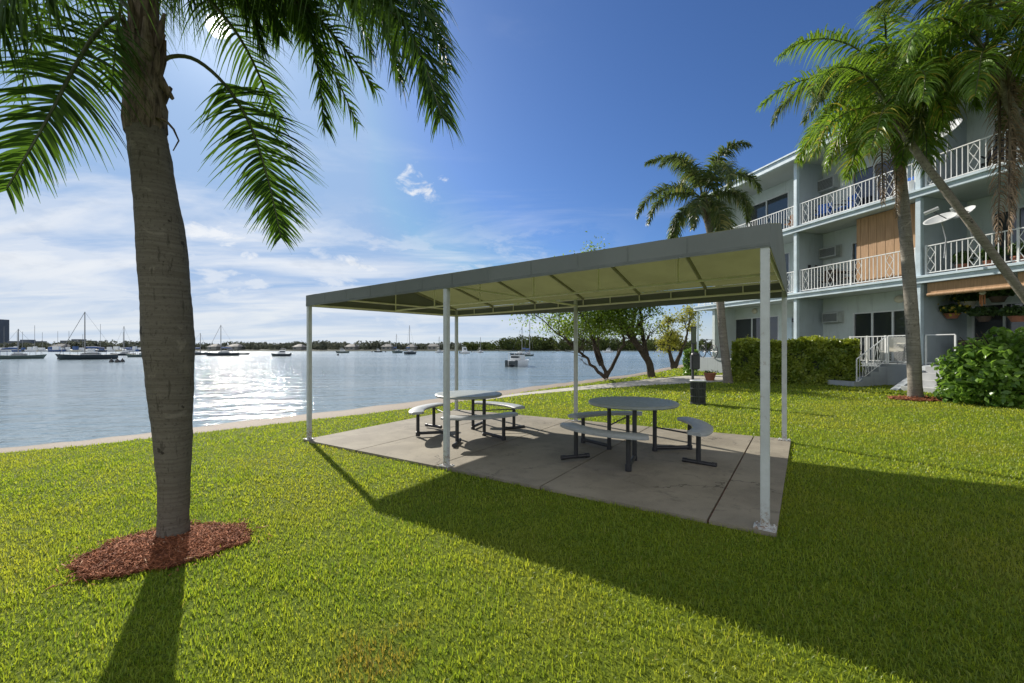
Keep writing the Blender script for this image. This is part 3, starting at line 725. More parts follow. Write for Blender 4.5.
def W(px, py, dY): return at(px, py, YP+dY)
main = [  # paths of the visible fronds: points, leaflet length, count, droop, twist
    ([W(130, 30, -.05), W(116, 18, -.15), W(95, 35, -.35), W(72, 72, -.5), W(48, 118, -.6), W(6, 190, -.7)], .52, 76, .55, .9),
    ([W(155, 70, .1), W(170, 57, .15), W(196, 60, .2), W(226, 86, .3), W(250, 125, .35), W(268, 180, .38), W(281, 238, .4)], .58, 88, .45, -1.0),
    ([W(150, -5, 0), W(210, -58, .0), W(290, -46, -.1), W(362, -12, -.2), W(412, 38, -.25), W(442, 118, -.3)], .85, 125, 1.0, -.5),
    ([W(150, -10, .1), W(215, -45, .4), W(270, -35, .6), W(302, 10, .8), W(318, 70, .9), W(324, 128, .95)], .66, 90, .7, -.7),
    ([W(150, -20, .1), W(205, -62, .5), W(262, -72, .9), W(315, -48, 1.2), W(352, 0, 1.4), W(372, 55, 1.5)], .85, 90, 1.1, -.4),
    ([W(150, -10, .15), W(190, -52, .5), W(225, -48, .8), W(258, -12, 1.1), W(280, 36, 1.3)], .75, 80, 1.1, .3),
    ([W(130, -10, -.05), W(85, -50, -.1), W(35, -45, -.2), W(-15, -15, -.3), W(-60, 40, -.4), W(-85, 120, -.45)], .7, 66, 1.0, .4),
    ([W(130, 10, .1), W(95, -20, .4), W(50, -22, .8), W(0, 5, 1.1), W(-40, 50, 1.3), W(-62, 120, 1.4)], .66, 60, 1.0, .4),
    ([W(135, 0, .2), W(110, -42, .6), W(75, -40, .9), W(48, 0, 1.2), W(30, 50, 1.4), W(20, 100, 1.5)], .66, 80, .85, .6),
    ([W(140, -20, -.2), W(120, -72, -.5), W(80, -70, -.8), W(20, -22, -1.0), W(-30, 50, -1.1)], .8, 80, 1.0, .2),
    ([W(145, -20, .2), W(190, -90, .1), W(270, -105, 0), W(340, -80, -.1), W(400, -30, -.2), W(438, 40, -.25)], .9, 100, 1.1, -.3),
    ([W(150, -10, .2), W(200, -50, .6), W(245, -50, .9), W(285, -20, 1.1), W(308, 30, 1.2)], .8, 110, 1.2, .5),
    ([W(150, -20, .3), W(220, -95, .8), W(300, -95, 1.1), W(360, -50, 1.3), W(398, 20, 1.4)], .95, 110, 1.2, .3),
    ([W(150, -5, .1), W(190, -40, .3), W(222, -35, .5), W(246, 0, .6), W(262, 50, .65)], .62, 80, 1.0, -.3),
    ([W(150, -10, .1), W(225, -75, .3), W(300, -70, .4), W(350, -30, .5), W(385, 25, .5), W(400, 80, .5)], .85, 90, 1.1, -.2),
    ([W(150, -10, .1), W(235, -95, .6), W(320, -100, .8), W(385, -60, .9), W(425, -5, .9), W(448, 70, .9)], .85, 90, 1.1, .1),
    ([W(140, -10, .3), W(165, -60, .8), W(195, -70, 1.2), W(222, -50, 1.6), W(240, -10, 1.8)], .8, 80, 1.1, -.2),
    ([W(130, -10, .2), W(95, -70, .5), W(60, -75, .8), W(20, -50, 1.0), W(-10, 0, 1.1)], .8, 80, 1.1, .2),
]
k = 0
for pt, L, n_, dr, tw_ in main:
    k += 1; frond(pt, L, 'frond', root, [M['rachis'], M['palmleaf']], int(n_*(1.15 if k in (1, 2, 7, 8, 9) else 2.0)), dr, .021, k, .12 if k != 2 else .30, .6, base, .015, 7, twist=tw_)
rs_ = random.Random(11); top = at(141, -40, YP)
for i in range(9):
    a = i*2.399+.6; el = .5+.5*(i % 3)/2; L = rs_.uniform(1.9, 2.5)
    dr = Vector((math.cos(a), math.sin(a), 0)); p = [top+dr*.05]
    for s in (.2, .45, .7, 1.): p.append(top+dr*(L*.85*s)+Vector((0, 0, 1.1*L*(el*s-1.05*el*s*s-.14*s**3))))
    frond(p, .62, 'frond', root, [M['rachis'], M['palmleaf']], 62, .9, .022, 100+i, .1, .45, base, .022, 5)
mb = MB(); mb.tube([top-base+Vector((0, 0, -.1)), top-base+Vector((.04, .02, .6)), top-base+Vector((.08, .03, 1.2))], [.09, .03, .008], 8); mb.build('spear_leaf', M['rachis'], root, smooth=True)

def palm(bp_, trunk_px, crown, L, nf, label, mats, seed, yaw=0., wind=(0, 0), dead=None, width=.05, leaf=.62, droop=.8, rad=(.2, .15), up=1., dens=52, upright=.55, plum=.9):
    base = Vector(bp_); root = empty('palm_tree', tuple(base), 0, label, 'palm tree', FG)
    pts = [base]+[at(a, b_, y) for a, b_, y in trunk_px]+[crown]
    n = len(pts); k_ = math.hypot(1, crown.x/crown.y); rad = (rad[0]/k_, rad[1]/k_); rr = [rad[0]*1.25]+[rad[0]+(rad[1]-rad[0])*i/(n-2) for i in range(n-1)]
    trunk(pts, rr, root, base, M['palmbark2'], 50, .015, seed)
    rs = random.Random(seed)
    ax = (pts[-1]-pts[-2]).normalized(); top = crown+ax*.25
    mb = MB(); mb.tube([crown-base-ax*.75, crown-base-ax*.35, crown-base+ax*.1, top-base+ax*.15], [rad[1]*.95, rad[1]*1.25, rad[1]*1.1, rad[1]*.4], 12)
    mb.v = [tuple(Vector(v)+Vector([rs.uniform(-.025, .025) for _ in range(3)])) for v in mb.v]
    mb.build('crownshaft', M['palmboot'], root, smooth=True)
    for i in range(nf):
        a = i*2.39996+yaw; age = i/(nf-1)             # 0 young and upright, 1 old and hanging
        el = (1.25-1.55*age*upright/.55*.9)*up
        l = L*rs.uniform(.85, 1.1)*(.8+.35*math.sin(math.pi*min(1, age+.25)))
        dr = Vector((math.cos(a), math.sin(a), 0)); p = [top-ax*.25*age+dr*.04]
        cur = p[0].copy(); e_ = el; st = 7
        for s in range(st):
            cur = cur+(dr*math.cos(e_)+Vector((0, 0, math.sin(e_))))*(l/st)+Vector((wind[0], wind[1], 0))*(l/st)*(.2+s/st)
            e_ -= (.30+.10*age)*(.7+s*.13); e_ = max(e_, -1.35); p.append(cur.copy())
        frond(p, leaf, 'frond', root, [M['rachis'], mats[0] if (i % 3 or len(mats) < 2) else mats[1]], dens, droop, width, seed*50+i, .14, plum, base, .026, 5, tint0=.12*age)
    if dead:
        for (ox, oy, ln) in dead:
            p = [crown+Vector((ox*.4, oy*.4, -.15)), crown+Vector((ox, oy, -.35)), crown+Vector((ox*1.1, oy, -.35-ln*.5)), crown+Vector((ox*.95, oy, -.4-ln))]
            frond(p, .42, 'dead_frond', root, [M['palmboot'], M['deadleaf']], 62, 2.4, .020, seed*9+int(ox*100), .12, .6, base, .03, 4)
    return root

palm(ground(728, 383), [(727, 372, 16.1), (722.5, 330, 16.1), (717, 270, 16.1)], at(704, 203, 16.1), 2.85, 15,
     'distant palm behind the canopy roof with its grey trunk by the hedge end', [M['palmleaf3']], 3, 2.9, (-.16, 0), None, .042, .62, 1.2, (.17, .13), 1.2, 150, .6, 1.3)
palm(ground(916, 399), [(915, 385, 10.8), (912, 320, 10.8), (906, 240, 10.8), (899, 165, 10.8)], at(888, 92, 10.8), 2.6, 21,
     'upright palm rising from a small mulch ring in front of the steps', [M['palmleaf2'], M['palmleaf3']], 5, .7, (-.2, -.05), [(-.02, -.25, 2.9), (-.26, -.15, 2.5), (.08, -.3, 2.0)], .034, .82, 1.6, (.19, .15), .95, 105, .62)
b4 = Vector((12.3, 8.9, gz(12.3)))
palm(b4, [(1060, 345, 9.0), (1024, 296, 9.1), (985, 243, 9.2), (945, 190, 9.3), (915, 150, 9.4)], at(893, 112, 9.5), 2.2, 14,
     'palm with a slim pale trunk leaning diagonally to the left across the balconies', [M['palmleaf2']], 8, .2, (-.25, 0), None, .032, .72, 1.25, (.105, .09), .95, 90)
b5 = Vector((11.6, 8.3, gz(11.6)))
palm(b5, [(1075, 330, 8.3), (1045, 220, 8.4), (1022, 135, 8.4)], at(990, 62, 8.5), 2.7, 20,
     'rightmost palm with a shaggy skirt of brown dead fronds hanging down', [M['palmleaf2'], M['palmleaf3']], 13, 3.1, (-.12, 0), [(.20, -.15, 3.4), (.36, -.05, 3.0), (.28, .1, 3.2), (.46, .0, 2.5)], .034, .74, 1.2, (.13, .11), 1.0, 100)

# ------------------------------------------------------------------ mulch rings
def mulch(c, rx, ry, n, label, seed, rot=0., scale=1.):
    rs = np.random.RandomState(seed); root = empty('mulch_ring', tuple(c), rot, label, 'mulch bed', 'mulch rings at palm feet')
    V = []; Fc = []; N = 40; rings = 9
    V.append((0, 0, .035)); 
    for i in range(1, rings+1):
        f = i/rings
        for j in range(N):
            a = 2*math.pi*j/N; wob = 1+.05*math.sin(a*3+seed)+.04*math.sin(a*7+2*seed)+.04*math.sin(a*13)
            V.append((rx*f*wob*math.cos(a), ry*f*wob*math.sin(a), .035*(1-f**2)-.02*f**6+rs.uniform(-.008, .008)+.012))
    for j in range(N): Fc.append((0, 1+j, 1+(j+1) % N))
    for i in range(rings-1):
        for j in range(N): a = 1+i*N+j; b_ = 1+i*N+(j+1) % N; Fc.append((a, a+N, b_+N, b_))
    mb = MB(); mb.raw(V, Fc); mb.build('soil', M['mulchbase'], root, smooth=True)
    a = rs.rand(n)*2*np.pi; r = np.sqrt(rs.rand(n))*1.04+(rs.rand(n) < .06)*np.abs(rs.randn(n))*.16; wob = 1+.05*np.sin(a*3+seed)+.04*np.sin(a*7+2*seed)+.04*np.sin(a*13)
    P = np.stack([rx*r*wob*np.cos(a), ry*r*wob*np.sin(a), np.maximum(.035*(1-r**2), -.0)+.010+rs.rand(n)*.022+(r > 1)*.012], 1)
    yaw = rs.rand(n)*2*np.pi; pit = rs.randn(n)*.35; ln = (.012+.035*rs.rand(n)**1.5)*scale; wd = (.0025+.0045*rs.rand(n))*scale
    D = np.stack([np.cos(yaw)*np.cos(pit), np.sin(yaw)*np.cos(pit), np.sin(pit)], 1); S = np.stack([-np.sin(yaw), np.cos(yaw), rs.randn(n)*.5], 1)
    S /= np.linalg.norm(S, axis=1)[:, None]; U_ = np.cross(D, S)*.0022*scale
    q = [P-D*ln[:, None]-S*wd[:, None], P+D*ln[:, None]-S*wd[:, None]*.6, P+D*ln[:, None]+S*wd[:, None]*.6, P-D*ln[:, None]+S*wd[:, None]]
    arr = np.stack(q+[v-U_ for v in q], 1).reshape(-1, 3); b_ = np.arange(n)[:, None]*8
    fs = np.concatenate([b_+np.array(f) for f in ((0, 1, 2, 3), (0, 4, 5, 1), (1, 5, 6, 2), (2, 6, 7, 3), (3, 7, 4, 0))])
    o = npmesh('wood_chips', arr, [fs], M['mulch'], root, None, np.repeat(rs.rand(n), 8)); o['kind'] = 'stuff'
    return root
mc = ground(168, 549); mulch(mc, .52, .39, 12500, 'red brown mulch ring around the large near palm trunk', 2, .40, .72)
mulch(ground(918, 399.5), .55, .45, 1800, 'thin red mulch ring at the foot of the upright palm before the steps', 5, 0, 1.6)
mulch_polys = [((mc.x, mc.y), .52, .39, .40, 2), ((ground(918, 399.5).x, ground(918, 399.5).y), .55, .45, 0, 5)]

# ------------------------------------------------------------------ leafy masses
def leaves(name, P, Nrm, size, m, parent, seed, aspect=.55, tint=None, upb=.3, kind=None):
    """one bent quad pair per leaf at points P (n,3), facing roughly along Nrm"""
    rs = np.random.RandomState(seed); n = len(P)
    Nn = Nrm+rs.randn(n, 3)*.75; Nn[:, 2] += upb; Nn /= np.linalg.norm(Nn, axis=1)[:, None]
    D = np.cross(Nn, rs.randn(n, 3)); D /= np.linalg.norm(D, axis=1)[:, None]; S = np.cross(Nn, D)
    L = size*(.6+.8*rs.rand(n))[:, None]; w_ = L*aspect
    v = [P-D*L*.5, P-D*L*.05-S*w_*.5+Nn*L*.06, P+D*L*.5-Nn*L*.12, P-D*L*.05+S*w_*.5+Nn*L*.06]
    arr = np.stack([v[0], v[1], v[2], v[3]], 1).reshape(-1, 3); b_ = np.arange(n)[:, None]*4
    tri = np.concatenate([b_+np.array([0, 1, 2]), b_+np.array([0, 2, 3])])
    t = np.repeat(rs.rand(n) if tint is None else tint, 4)
    o = npmesh(name, arr, [tri], m, parent, None, t)
    if kind: o['kind'] = kind
    return o

def tree(base, stems, label, lm, seed, nleaf, size, cat='tree', rmin=.012, spread=.5, clump=60, parent_group=None, zmin=0.):
    """stems: list of (polyline of points, base radius); side branches grow from the upper part, leaves in clumps at their ends"""
    rs = random.Random(seed); nr = np.random.RandomState(seed)
    root = empty('shore_tree', tuple(base), 0, label, cat, parent_group); mb = MB(); tips = []
    def rough(p, q, r0, r1, depth):
        d_ = (q-p); L = d_.length; pts = [p]; n = 4
        for i in range(1, n+1):
            j = Vector([rs.uniform(-1, 1) for _ in range(3)])*L*.05
            pts.append(p+d_*(i/n)+(j if i < n else Vector((0, 0, 0))))
        mb.tube([v-base for v in pts], [r0+(r1-r0)*i/n for i in range(n+1)], 7 if depth else 10); return pts
    def branch(p, dr, L, r, depth):
        q = p+dr*L; pts = rough(p, q, r, r*.6, depth+1); tips.append((q, depth)); tips.append((pts[2], depth))
        if depth < 2 and L > .25:
            for _ in range(rs.choice((2, 3))):
                nd = (dr+Vector([rs.uniform(-1, 1) for _ in range(3)])*.8+Vector((0, 0, .18))).normalized()
                branch(q if rs.random() < .6 else pts[3], nd, L*rs.uniform(.55, .8), r*.55, depth+1)
    for pl, r in stems:
        pl = [Vector(p) for p in pl]; n = len(pl)-1
        for i in range(n):
            pts = rough(pl[i], pl[i+1], r*(1-.72*i/n), r*(1-.72*(i+1)/n), 0)
            if i >= 1 or n == 1:
                for v in pts[1:]:
                    for _ in range(2):
                        if rs.random() < .55:
                            nd = ((pl[i+1]-pl[i]).normalized()*.5+Vector([rs.uniform(-1, 1), rs.uniform(-1, 1), rs.uniform(-.35, .8)])).normalized()
                            branch(v, nd, spread*rs.uniform(.6, 1.2), r*.28, 0)
        branch(pl[-1], (pl[-1]-pl[-2]).normalized(), spread, r*.3, 0)
    mb.build('trunk', M['treebark'], root, smooth=True)
    w_ = nr.choice(len(tips), size=nleaf//clump)
    C = np.array([list(tips[i][0]-base) for i in w_])+nr.randn(len(w_), 3)*spread*.16
    P = np.repeat(C, clump, 0)+nr.randn(len(C)*clump, 3)*np.repeat(.10+.12*nr.rand(len(C)), clump)[:, None]*spread*2.0
    tn = np.clip(np.repeat(nr.rand(len(C)), clump)*.6+nr.rand(len(P))*.4, 0, 1)
    kp = P[:, 2]+base.z > zmin+nr.rand(len(P))*.3; P = P[kp]; tn = tn[kp]
    leaves('crown', P, nr.randn(len(P), 3)*.5, size, lm, root, seed, .6, tn); return root

b = ground(606, 378); Yt = b.y
tree(b, [([b, at(598, 372, Yt), at(583, 355, Yt-.3), at(568, 342, Yt-.6), at(548, 325, Yt-.6)], .09),
         ([b, at(600, 355, Yt), at(592, 338, Yt), at(586, 322, Yt-.5), at(576, 306, Yt-.4)], .09),
         ([at(601, 365, Yt), at(594, 345, Yt+.4), at(594, 322, Yt+.4), at(604, 302, Yt+.5)], .10),
         ([b, at(613, 365, Yt), at(624, 345, Yt), at(622, 322, Yt-.3), at(618, 298, Yt)], .10)],
     'many stemmed shore tree with thin curving trunks spreading to the left', M['treeleaf'], 21, 16500, .10, spread=.85, clump=44, zmin=1.8, parent_group='trees on the shore')
b = ground(652, 377); Yt = b.y
tree(b, [([b+Vector((0, 0, -.1)), at(648, 360, Yt), at(634, 340, Yt), at(622, 320, Yt-.3), at(612, 300, Yt-.5), at(602, 286, Yt-.5)], .19),
         ([at(647, 358, Yt), at(643, 338, Yt+.2), at(640, 312, Yt+.3), at(646, 292, Yt+.3)], .13),
         ([at(634, 340, Yt), at(632, 324, Yt), at(635, 304, Yt)], .12)],
     'shore tree with the thickest dark trunk forking and leaning left', M['treeleaf'], 34, 13500, .10, spread=.8, clump=44, zmin=1.9, parent_group='trees on the shore')
b = ground(674, 368.5); Yt = b.y
tree(b, [([b, at(671, 358, Yt), at(668, 345, Yt), at(668, 332, Yt)], .16), ([b, at(680, 355, Yt), at(686, 340, Yt), at(688, 328, Yt)], .15)],
     'small yellowing tree with sparse crown at the point beyond the path', M['yellowleaf'], 55, 4200, .115, spread=.55, clump=40, parent_group='trees on the shore')

def hedge(a, b_, th, z1, n, name, label, m, size, seed, cat='hedge', bulge=0.):
    a = Vector(a); b_ = Vector(b_); u = (b_-a); L = u.length; u.normalize(); v = Vector((-u.y, u.x, 0))
    if v.y < 0: v = -v
    root = empty(name, tuple(a), 0, label, cat); rs = np.random.RandomState(seed)
    def W_(s, t, z): s_ = np.asarray(s)[..., None]; return s_*np.array(u)+np.asarray(t)[..., None]*np.array(v)+np.asarray(z)[..., None]*np.array((0, 0, 1.))
    z0 = 0.; H = z1-a.z
    mb = MB(); c = (u*(L/2)+v*(th/2)+Vector((0, 0, H*.5)))
    mb.box(c, (L-.3, th-.3, H-.24), M=Matrix(((u.x, v.x, 0), (u.y, v.y, 0), (0, 0, 1)))); mb.build('branches', M['hedgecore'], root)
    # shell points: front, back, top, ends, with lumps
    w_ = rs.rand(n); s = rs.rand(n)*L; t = rs.rand(n)*th; z = rs.rand(n)*H; Nn = np.zeros((n, 3))
    f = w_ < .45; t[f] = 0; Nn[f] = -np.array(v)
    g = (w_ >= .45) & (w_ < .60); t[g] = th; Nn[g] = np.array(v)
    h = (w_ >= .60) & (w_ < .9); z[h] = H; Nn[h] = (0, 0, 1)
    e1 = (w_ >= .9) & (w_ < .95); s[e1] = 0; Nn[e1] = -np.array(u); e2 = w_ >= .95; s[e2] = L; Nn[e2] = np.array(u)
    lump = .07*np.sin(s*3.1+z*4)+.05*np.sin(s*7.7-z*6+t*5)+.03*np.sin(s*15+z*11)-.03
    if bulge: lump = lump*2+.0
    P = W_(s, t, z)+Nn*(lump+rs.randn(n)*.045-.05)[:, None]
    tip = h & (rs.rand(n) < .12); P[tip, 2] += rs.rand(tip.sum())*.12
    P[:, 2] = np.maximum(P[:, 2], .02)
    k1 = rs.rand(n)*.5+np.where(h, .25, 0)+.3*(np.sin(s*5)*np.sin(z*5+1)*.5+.5)
    leaves('foliage', P, Nn, size, m, root, seed, .6, np.clip(k1, 0, 1)); return root
ha = ground(731, 381.5); hb = ground(858, 386)
hedge(ha, hb, 1.1, 1.70, 26000, 'hedge', 'long clipped green hedge with yellowish top in front of the ground floor', M['hedgeleaf'], .105, 61)
hc = ground(683, 375.5); hd = ground(692, 376)
hedge(hc, hd, .5, 1.35, 3000, 'bush', 'small dark bush at the building corner behind the bag post', M['shrubleaf'], .09, 62, 'bush')

def shrub(c, rx, ry, h, n, label, seed, size):
    root = empty('shrub', tuple(c), 0, label, 'shrub'); rs = np.random.RandomState(seed); mb = MB(); r_ = random.Random(seed)
    for i in range(26):
        a = r_.uniform(0, 6.28); q = r_.uniform(.3, .85)
        mb.tube([(r_.uniform(-.4, .4)*rx*.6, r_.uniform(-.3, .3)*ry, 0), (rx*q*.5*math.cos(a), ry*q*.5*math.sin(a), h*.45), (rx*q*math.cos(a), ry*q*math.sin(a), h*r_.uniform(.6, .92))], [.03, .02, .008], 6)
    mb.build('stems', M['treebark'], root, smooth=True)
    nc = 150; d_ = rs.randn(nc, 3); d_ /= np.linalg.norm(d_, axis=1)[:, None]; d_[:, 2] = np.abs(d_[:, 2])*1.0-.12
    rad_ = (.62+.36*rs.rand(nc)); C = d_*rad_[:, None]*np.array([rx, ry, h*.86]); C[:, 2] = np.clip(C[:, 2]+h*.14, .12, None)
    P = np.repeat(C, n//nc, 0); k = len(P); off = rs.randn(k, 3); off /= np.linalg.norm(off, axis=1)[:, None]
    P = P+off*(.14+.14*np.repeat(rs.rand(nc), n//nc))[:, None]*(.5+.6*rs.rand(k))[:, None]*1.25
    P[:, 2] = np.maximum(P[:, 2], .03)
    tn = np.clip(np.repeat(rs.rand(nc), n//nc)*.6+rs.rand(k)*.45, 0, 1)
    leaves('foliage', P, off, size, M['shrubleaf'], root, seed, .62, tn); return root
sc_ = ground(1012, 400)
shrub(Vector((11.95, 9.95, gz(11.9))), 1.72, .95, 1.9, 13500, 'big glossy leaved green shrub in front of the right hand patio', 71, .15)

# ------------------------------------------------------------------ far shore
def far_shore():
    Yf = 205
    rs = np.random.RandomState(3)
    for nm, x0, x1, hh, mt, lab, n, Y0 in (('wooded_shore', -25, 470, 6.6, M['farleaf'], 'dense green wooded far shore across the bay', 90000, Yf), ('town_shore', -560, -25, 4.6, M['farleafhaze'], 'low line of trees on the far town shore, tinted grey for haze', 70000, Yf+6)):
        nc = int((x1-x0)*2.2); cx = x0+(x1-x0)*rs.rand(nc); cy = Y0+3+rs.rand(nc)*30; hz_ = hh*(.62+.45*rs.rand(nc))*(1+.12*np.sin(cx*.05)+.10*np.sin(cx*.17+1))
        if nm == 'wooded_shore': hz_ *= .80+.25*np.clip((cx+25)/30, 0, 1)
        m_ = n//nc; P = np.repeat(np.stack([cx, cy, hz_*.5+WZ], 1), m_, 0); k = len(P)
        o = rs.randn(k, 3); o /= np.linalg.norm(o, axis=1)[:, None]; sz = np.repeat(np.stack([1.6+rs.rand(nc)*1.8, 1.5+0*cx, hz_*.5], 1), m_, 0)
        P = P+o*sz*(.75+.3*rs.rand(k))[:, None]
        P[:, 2] = np.maximum(P[:, 2], WZ+.1)
        ob = leaves(nm+'_trees', P, o, .95, mt, None, 5, .9, np.clip(np.repeat(rs.rand(nc), m_)*.7+rs.rand(k)*.3, 0, 1))
        tag(ob, lab, 'far trees', None, 'stuff')
    V = []; Fc = []
    xs_ = np.linspace(-900, 700, 90)
    for i, x in enumerate(xs_):
        y = Yf+2*math.sin(x*.03)
        V += [(x, y, WZ-.3), (x, y+1.2, WZ+.35), (x, y+60, WZ+1.2), (x, y+600, WZ+2)]
    for i in range(len(xs_)-1):
        for k in range(3): Fc.append((4*i+k, 4*i+k+1, 4*i+k+5, 4*i+k+4))
    mb = MB(); mb.raw(V, Fc); tag(mb.build('far_land', M['hedgecore']), kind='structure')
    # low waterfront houses and the tower
    def house(px, y_, w_, h_, lab, tile=True, grp='houses on the far shore'):
        c = at(px, 350, y_); r = empty('house', (c.x, c.y, WZ+.5), 0, lab, 'house', grp)
        mb = MB(); mb.box((0, 0, h_/2), (w_, 6, h_)); mb.build('wall', M['farwall'], r)
        mb = MB(); mb.raw([(-w_/2-.4, -3.4, h_), (w_/2+.4, -3.4, h_), (w_/2+.4, 3.4, h_), (-w_/2-.4, 3.4, h_), (-w_/2+1.2, 0, h_+1.4), (w_/2-1.2, 0, h_+1.4)],
            [(0, 1, 5, 4), (2, 3, 4, 5), (1, 2, 5), (3, 0, 4), (3, 2, 1, 0)]); mb.build('roof', M['farroof'], r)
        for k in range(int(w_/2.2)):
            mb = MB(); mb.box((-w_/2+1.1+k*2.2, -3.02, h_*.55), (1.1, .06, h_*.4)); mb.build('window', M['glassdark'], r)
    HL = ['pale low house on the far shore just right of the furled sailboat', 'pale low house on the far shore left of the leftmost canopy post', 'pale low house on the far shore behind the small motorboat right of the leftmost post', 'pale low house behind the two end on sailboats, left of their masts', 'narrow pale house right of the black hulled sailboat', 'largest pale house left of the second canopy post', 'pale low house right of the near palm trunk', 'pale low house behind the marina at the far left']
    for n_, (px, w_, h_) in enumerate(((236, 9, 2.6), (300, 7, 2.4), (352, 8, 2.5), (388, 8, 2.6), (412, 6, 2.4), (434, 9, 2.8), (216, 7, 2.5), (62, 10, 2.6))):
        house(px, Yf+7+(px % 5), w_*.6, h_*.62, HL[n_])
    def block(px0, px1, py, y_, lab):
        a = at(px0, py, y_); b_ = at(px1, py, y_); H = a.z-WZ
        r = empty('apartment_tower', ((a.x+b_.x)/2, y_, WZ), 0, lab, 'tower block'); w_ = b_.x-a.x
        mb = MB(); mb.box((0, 6, H/2), (w_, 12, H)); mb.build('wall', M['fartower'], r, bevel=0)
        mb = MB(); mb.box((0, 6, H+.5), (w_*.4, 5, 1.2)); mb.build('roof_plant_room', M['fartower'], r)
        nf = max(2, int(H/3))
        for i in range(nf):
            mb = MB(); mb.box((0, -.03, 1.6+i*(H-1.5)/nf), (w_*.86, .08, .9)); mb.build('window_band', M['glassdark'], r)
    block(-24, -5, 319, 420, 'dark tower block rising above the far shore at the left edge')
    block(60, 82, 340.5, 330, 'low wide grey block behind the far town trees')
    block(8, 30, 341, 330, 'low grey block behind the trees at the left end of town')
far_shore()

# ------------------------------------------------------------------ boats
def hull(L, B, H, root, m, sheer=.18, z0=-.25, transom=.7, nm='hull'):
    N = 14; V = []; ns = 7
    for i in range(N+1):
        t = i/N; x = -L/2+L*t
        w_ = B/2*(transom+(1-transom)*min(1, t*2.2)) if t < .45 else B/2*math.sqrt(max(0, 1-((t-.45)/.55)**2.2))
        w_ = max(w_, .015); top = H*(1+sheer*(2*t-1)**2*(1.5 if t > .5 else .5)); ov = L*.05*(1 if t > .9 else 0)
        for (a, h) in ((-1, top), (-.93, top*.5), (-.62, .0), (0, z0), (.62, .0), (.93, top*.5), (1, top)): V.append((x+(t-.0)*.0+(h/H)*L*.06*t**3, a*w_, h))
    Fc = [(i*7+j, i*7+j+1, (i+1)*7+j+1, (i+1)*7+j) for i in range(N) for j in range(6)]
    Fc += [(i*7+6, i*7, (i+1)*7, (i+1)*7+6) for i in range(N)]+[tuple(range(7)), tuple(range(N*7, N*7+7))[::-1]]
    mb = MB(); mb.raw(V, Fc); return mb.build(nm, m, root, smooth=True)
def boat_root(name, p, rz, lab, cat, grp='boats moored on the bay'): return empty(name, tuple(p), rz, lab, cat, grp)
def sailboat(x0, x1, wl, mast, mtop, lab, hm='boatdark', flip=False, cover='boatblue', stay=None, rz=None, cabin='boatwhite'):
    p = wat((x0+x1)/2, wl); L = (x1-x0)*p.y/F
    foreshort = rz if rz is not None else 0.
    Lr = L/max(.35, abs(math.cos(foreshort))); face = math.pi if flip else 0
    yaw = face+foreshort+math.atan2(p.x, p.y)*-1
    r = boat_root('sailboat', p, yaw, lab, 'sailboat'); H = min(.95, Lr*.11)
    hull(Lr, Lr*.3, H, r, M[hm])
    mb = MB(); mb.box((-Lr*.02, 0, H+.16), (Lr*.36, Lr*.16, .32)); mb.box((-Lr*.05, 0, H+.40), (Lr*.2, Lr*.13, .18)); mb.build('cabin', M[cabin], r, bevel=.05)
    mb = MB(); mb.box((-Lr*.02, 0, H+.2), (Lr*.30, Lr*.163, .11)); mb.build('cabin_window', M['glassdark'], r)
    mh = at(mast, mtop, p.y).z-WZ; mx_ = ((mast-(x0+x1)/2)*p.y/F)/max(.35, abs(math.cos(foreshort)))*(-1 if flip else 1)
    mb = MB(); mb.tube([(mx_, 0, H*.8), (mx_, 0, mh)], [.085, .06], 8); mb.build('mast', M['mast'], r, smooth=True)
    mb = MB(); mb.tube([(mx_, 0, H+1.0), (mx_-Lr*.36, 0, H+.95)], .05, 6); mb.build('boom', M['mast'], r)
    mb = MB(); mb.tube([(mx_-.1, 0, H+1.13), (mx_-Lr*.18, 0, H+1.16), (mx_-Lr*.34, 0, H+1.05)], [.16, .15, .08], 8); mb.build('sail_cover', M[cover], r, smooth=True)
    mb = MB(); mb.box((mx_-Lr*.3, 0, H+.72), (Lr*.16, Lr*.18, .05)); 
    for sx in (-.07, .07):
        for sy in (-.08, .08): mb.tube([(mx_-Lr*.3+sx*Lr, sy*Lr, H), (mx_-Lr*.3+sx*Lr, sy*Lr, H+.72)], .02, 5)
    mb.build('bimini', M[cover], r)
    for nm, xe, r_ in (('forestay', Lr*.5, .035 if stay else .014), ('backstay', -Lr*.48, .014)):
        mb = MB(); mb.tube([(mx_, 0, mh-.05), (xe, 0, H*1.15)], r_, 5); mb.build(nm, M['mast'], r)
    mb = MB()
    for q in (-.12, .05, .2, .33, .44): 
        for sy in (-1, 1): mb.tube([(q*Lr, sy*Lr*.13*(1-max(0, q)*1.5), H), (q*Lr, sy*Lr*.13*(1-max(0, q)*1.5), H+.5)], .015, 4)
    mb.build('guard_rail', M['mast'], r)
    return r
sailboat(4.5, 36, 358.8, 19, 329, 'grey green sailboat with blue canvas nearest the left edge of the photo', 'boatgreen', False)
sailboat(69, 110.5, 359.3, 86.3, 312, 'largest dark sailboat with tall mast and slanting stay left of the near palm', 'boatdark', True, stay=1)
sailboat(115, 133, 355.5, 124, 326.3, 'dark sailboat just right of the largest sailboat', 'boatdark', True)
sailboat(132, 156, 357.0, 146, 328, 'sailboat partly hidden by the left side of the near palm trunk', 'boatgreen', True)
sailboat(186, 206, 355.0, 199.5, 333, 'sailboat emerging from the right side of the near palm trunk', 'boatdark')
sailboat(210, 236.5, 355.8, 221.3, 325, 'dark sailboat with furled slanting sail in the sun glitter', 'boatdark', True, stay=1)
sailboat(394, 402, 352.9, 396.5, 334, 'small sailboat with reddish hull end on, left of the darker one', 'boatgreen', rz=1.1)
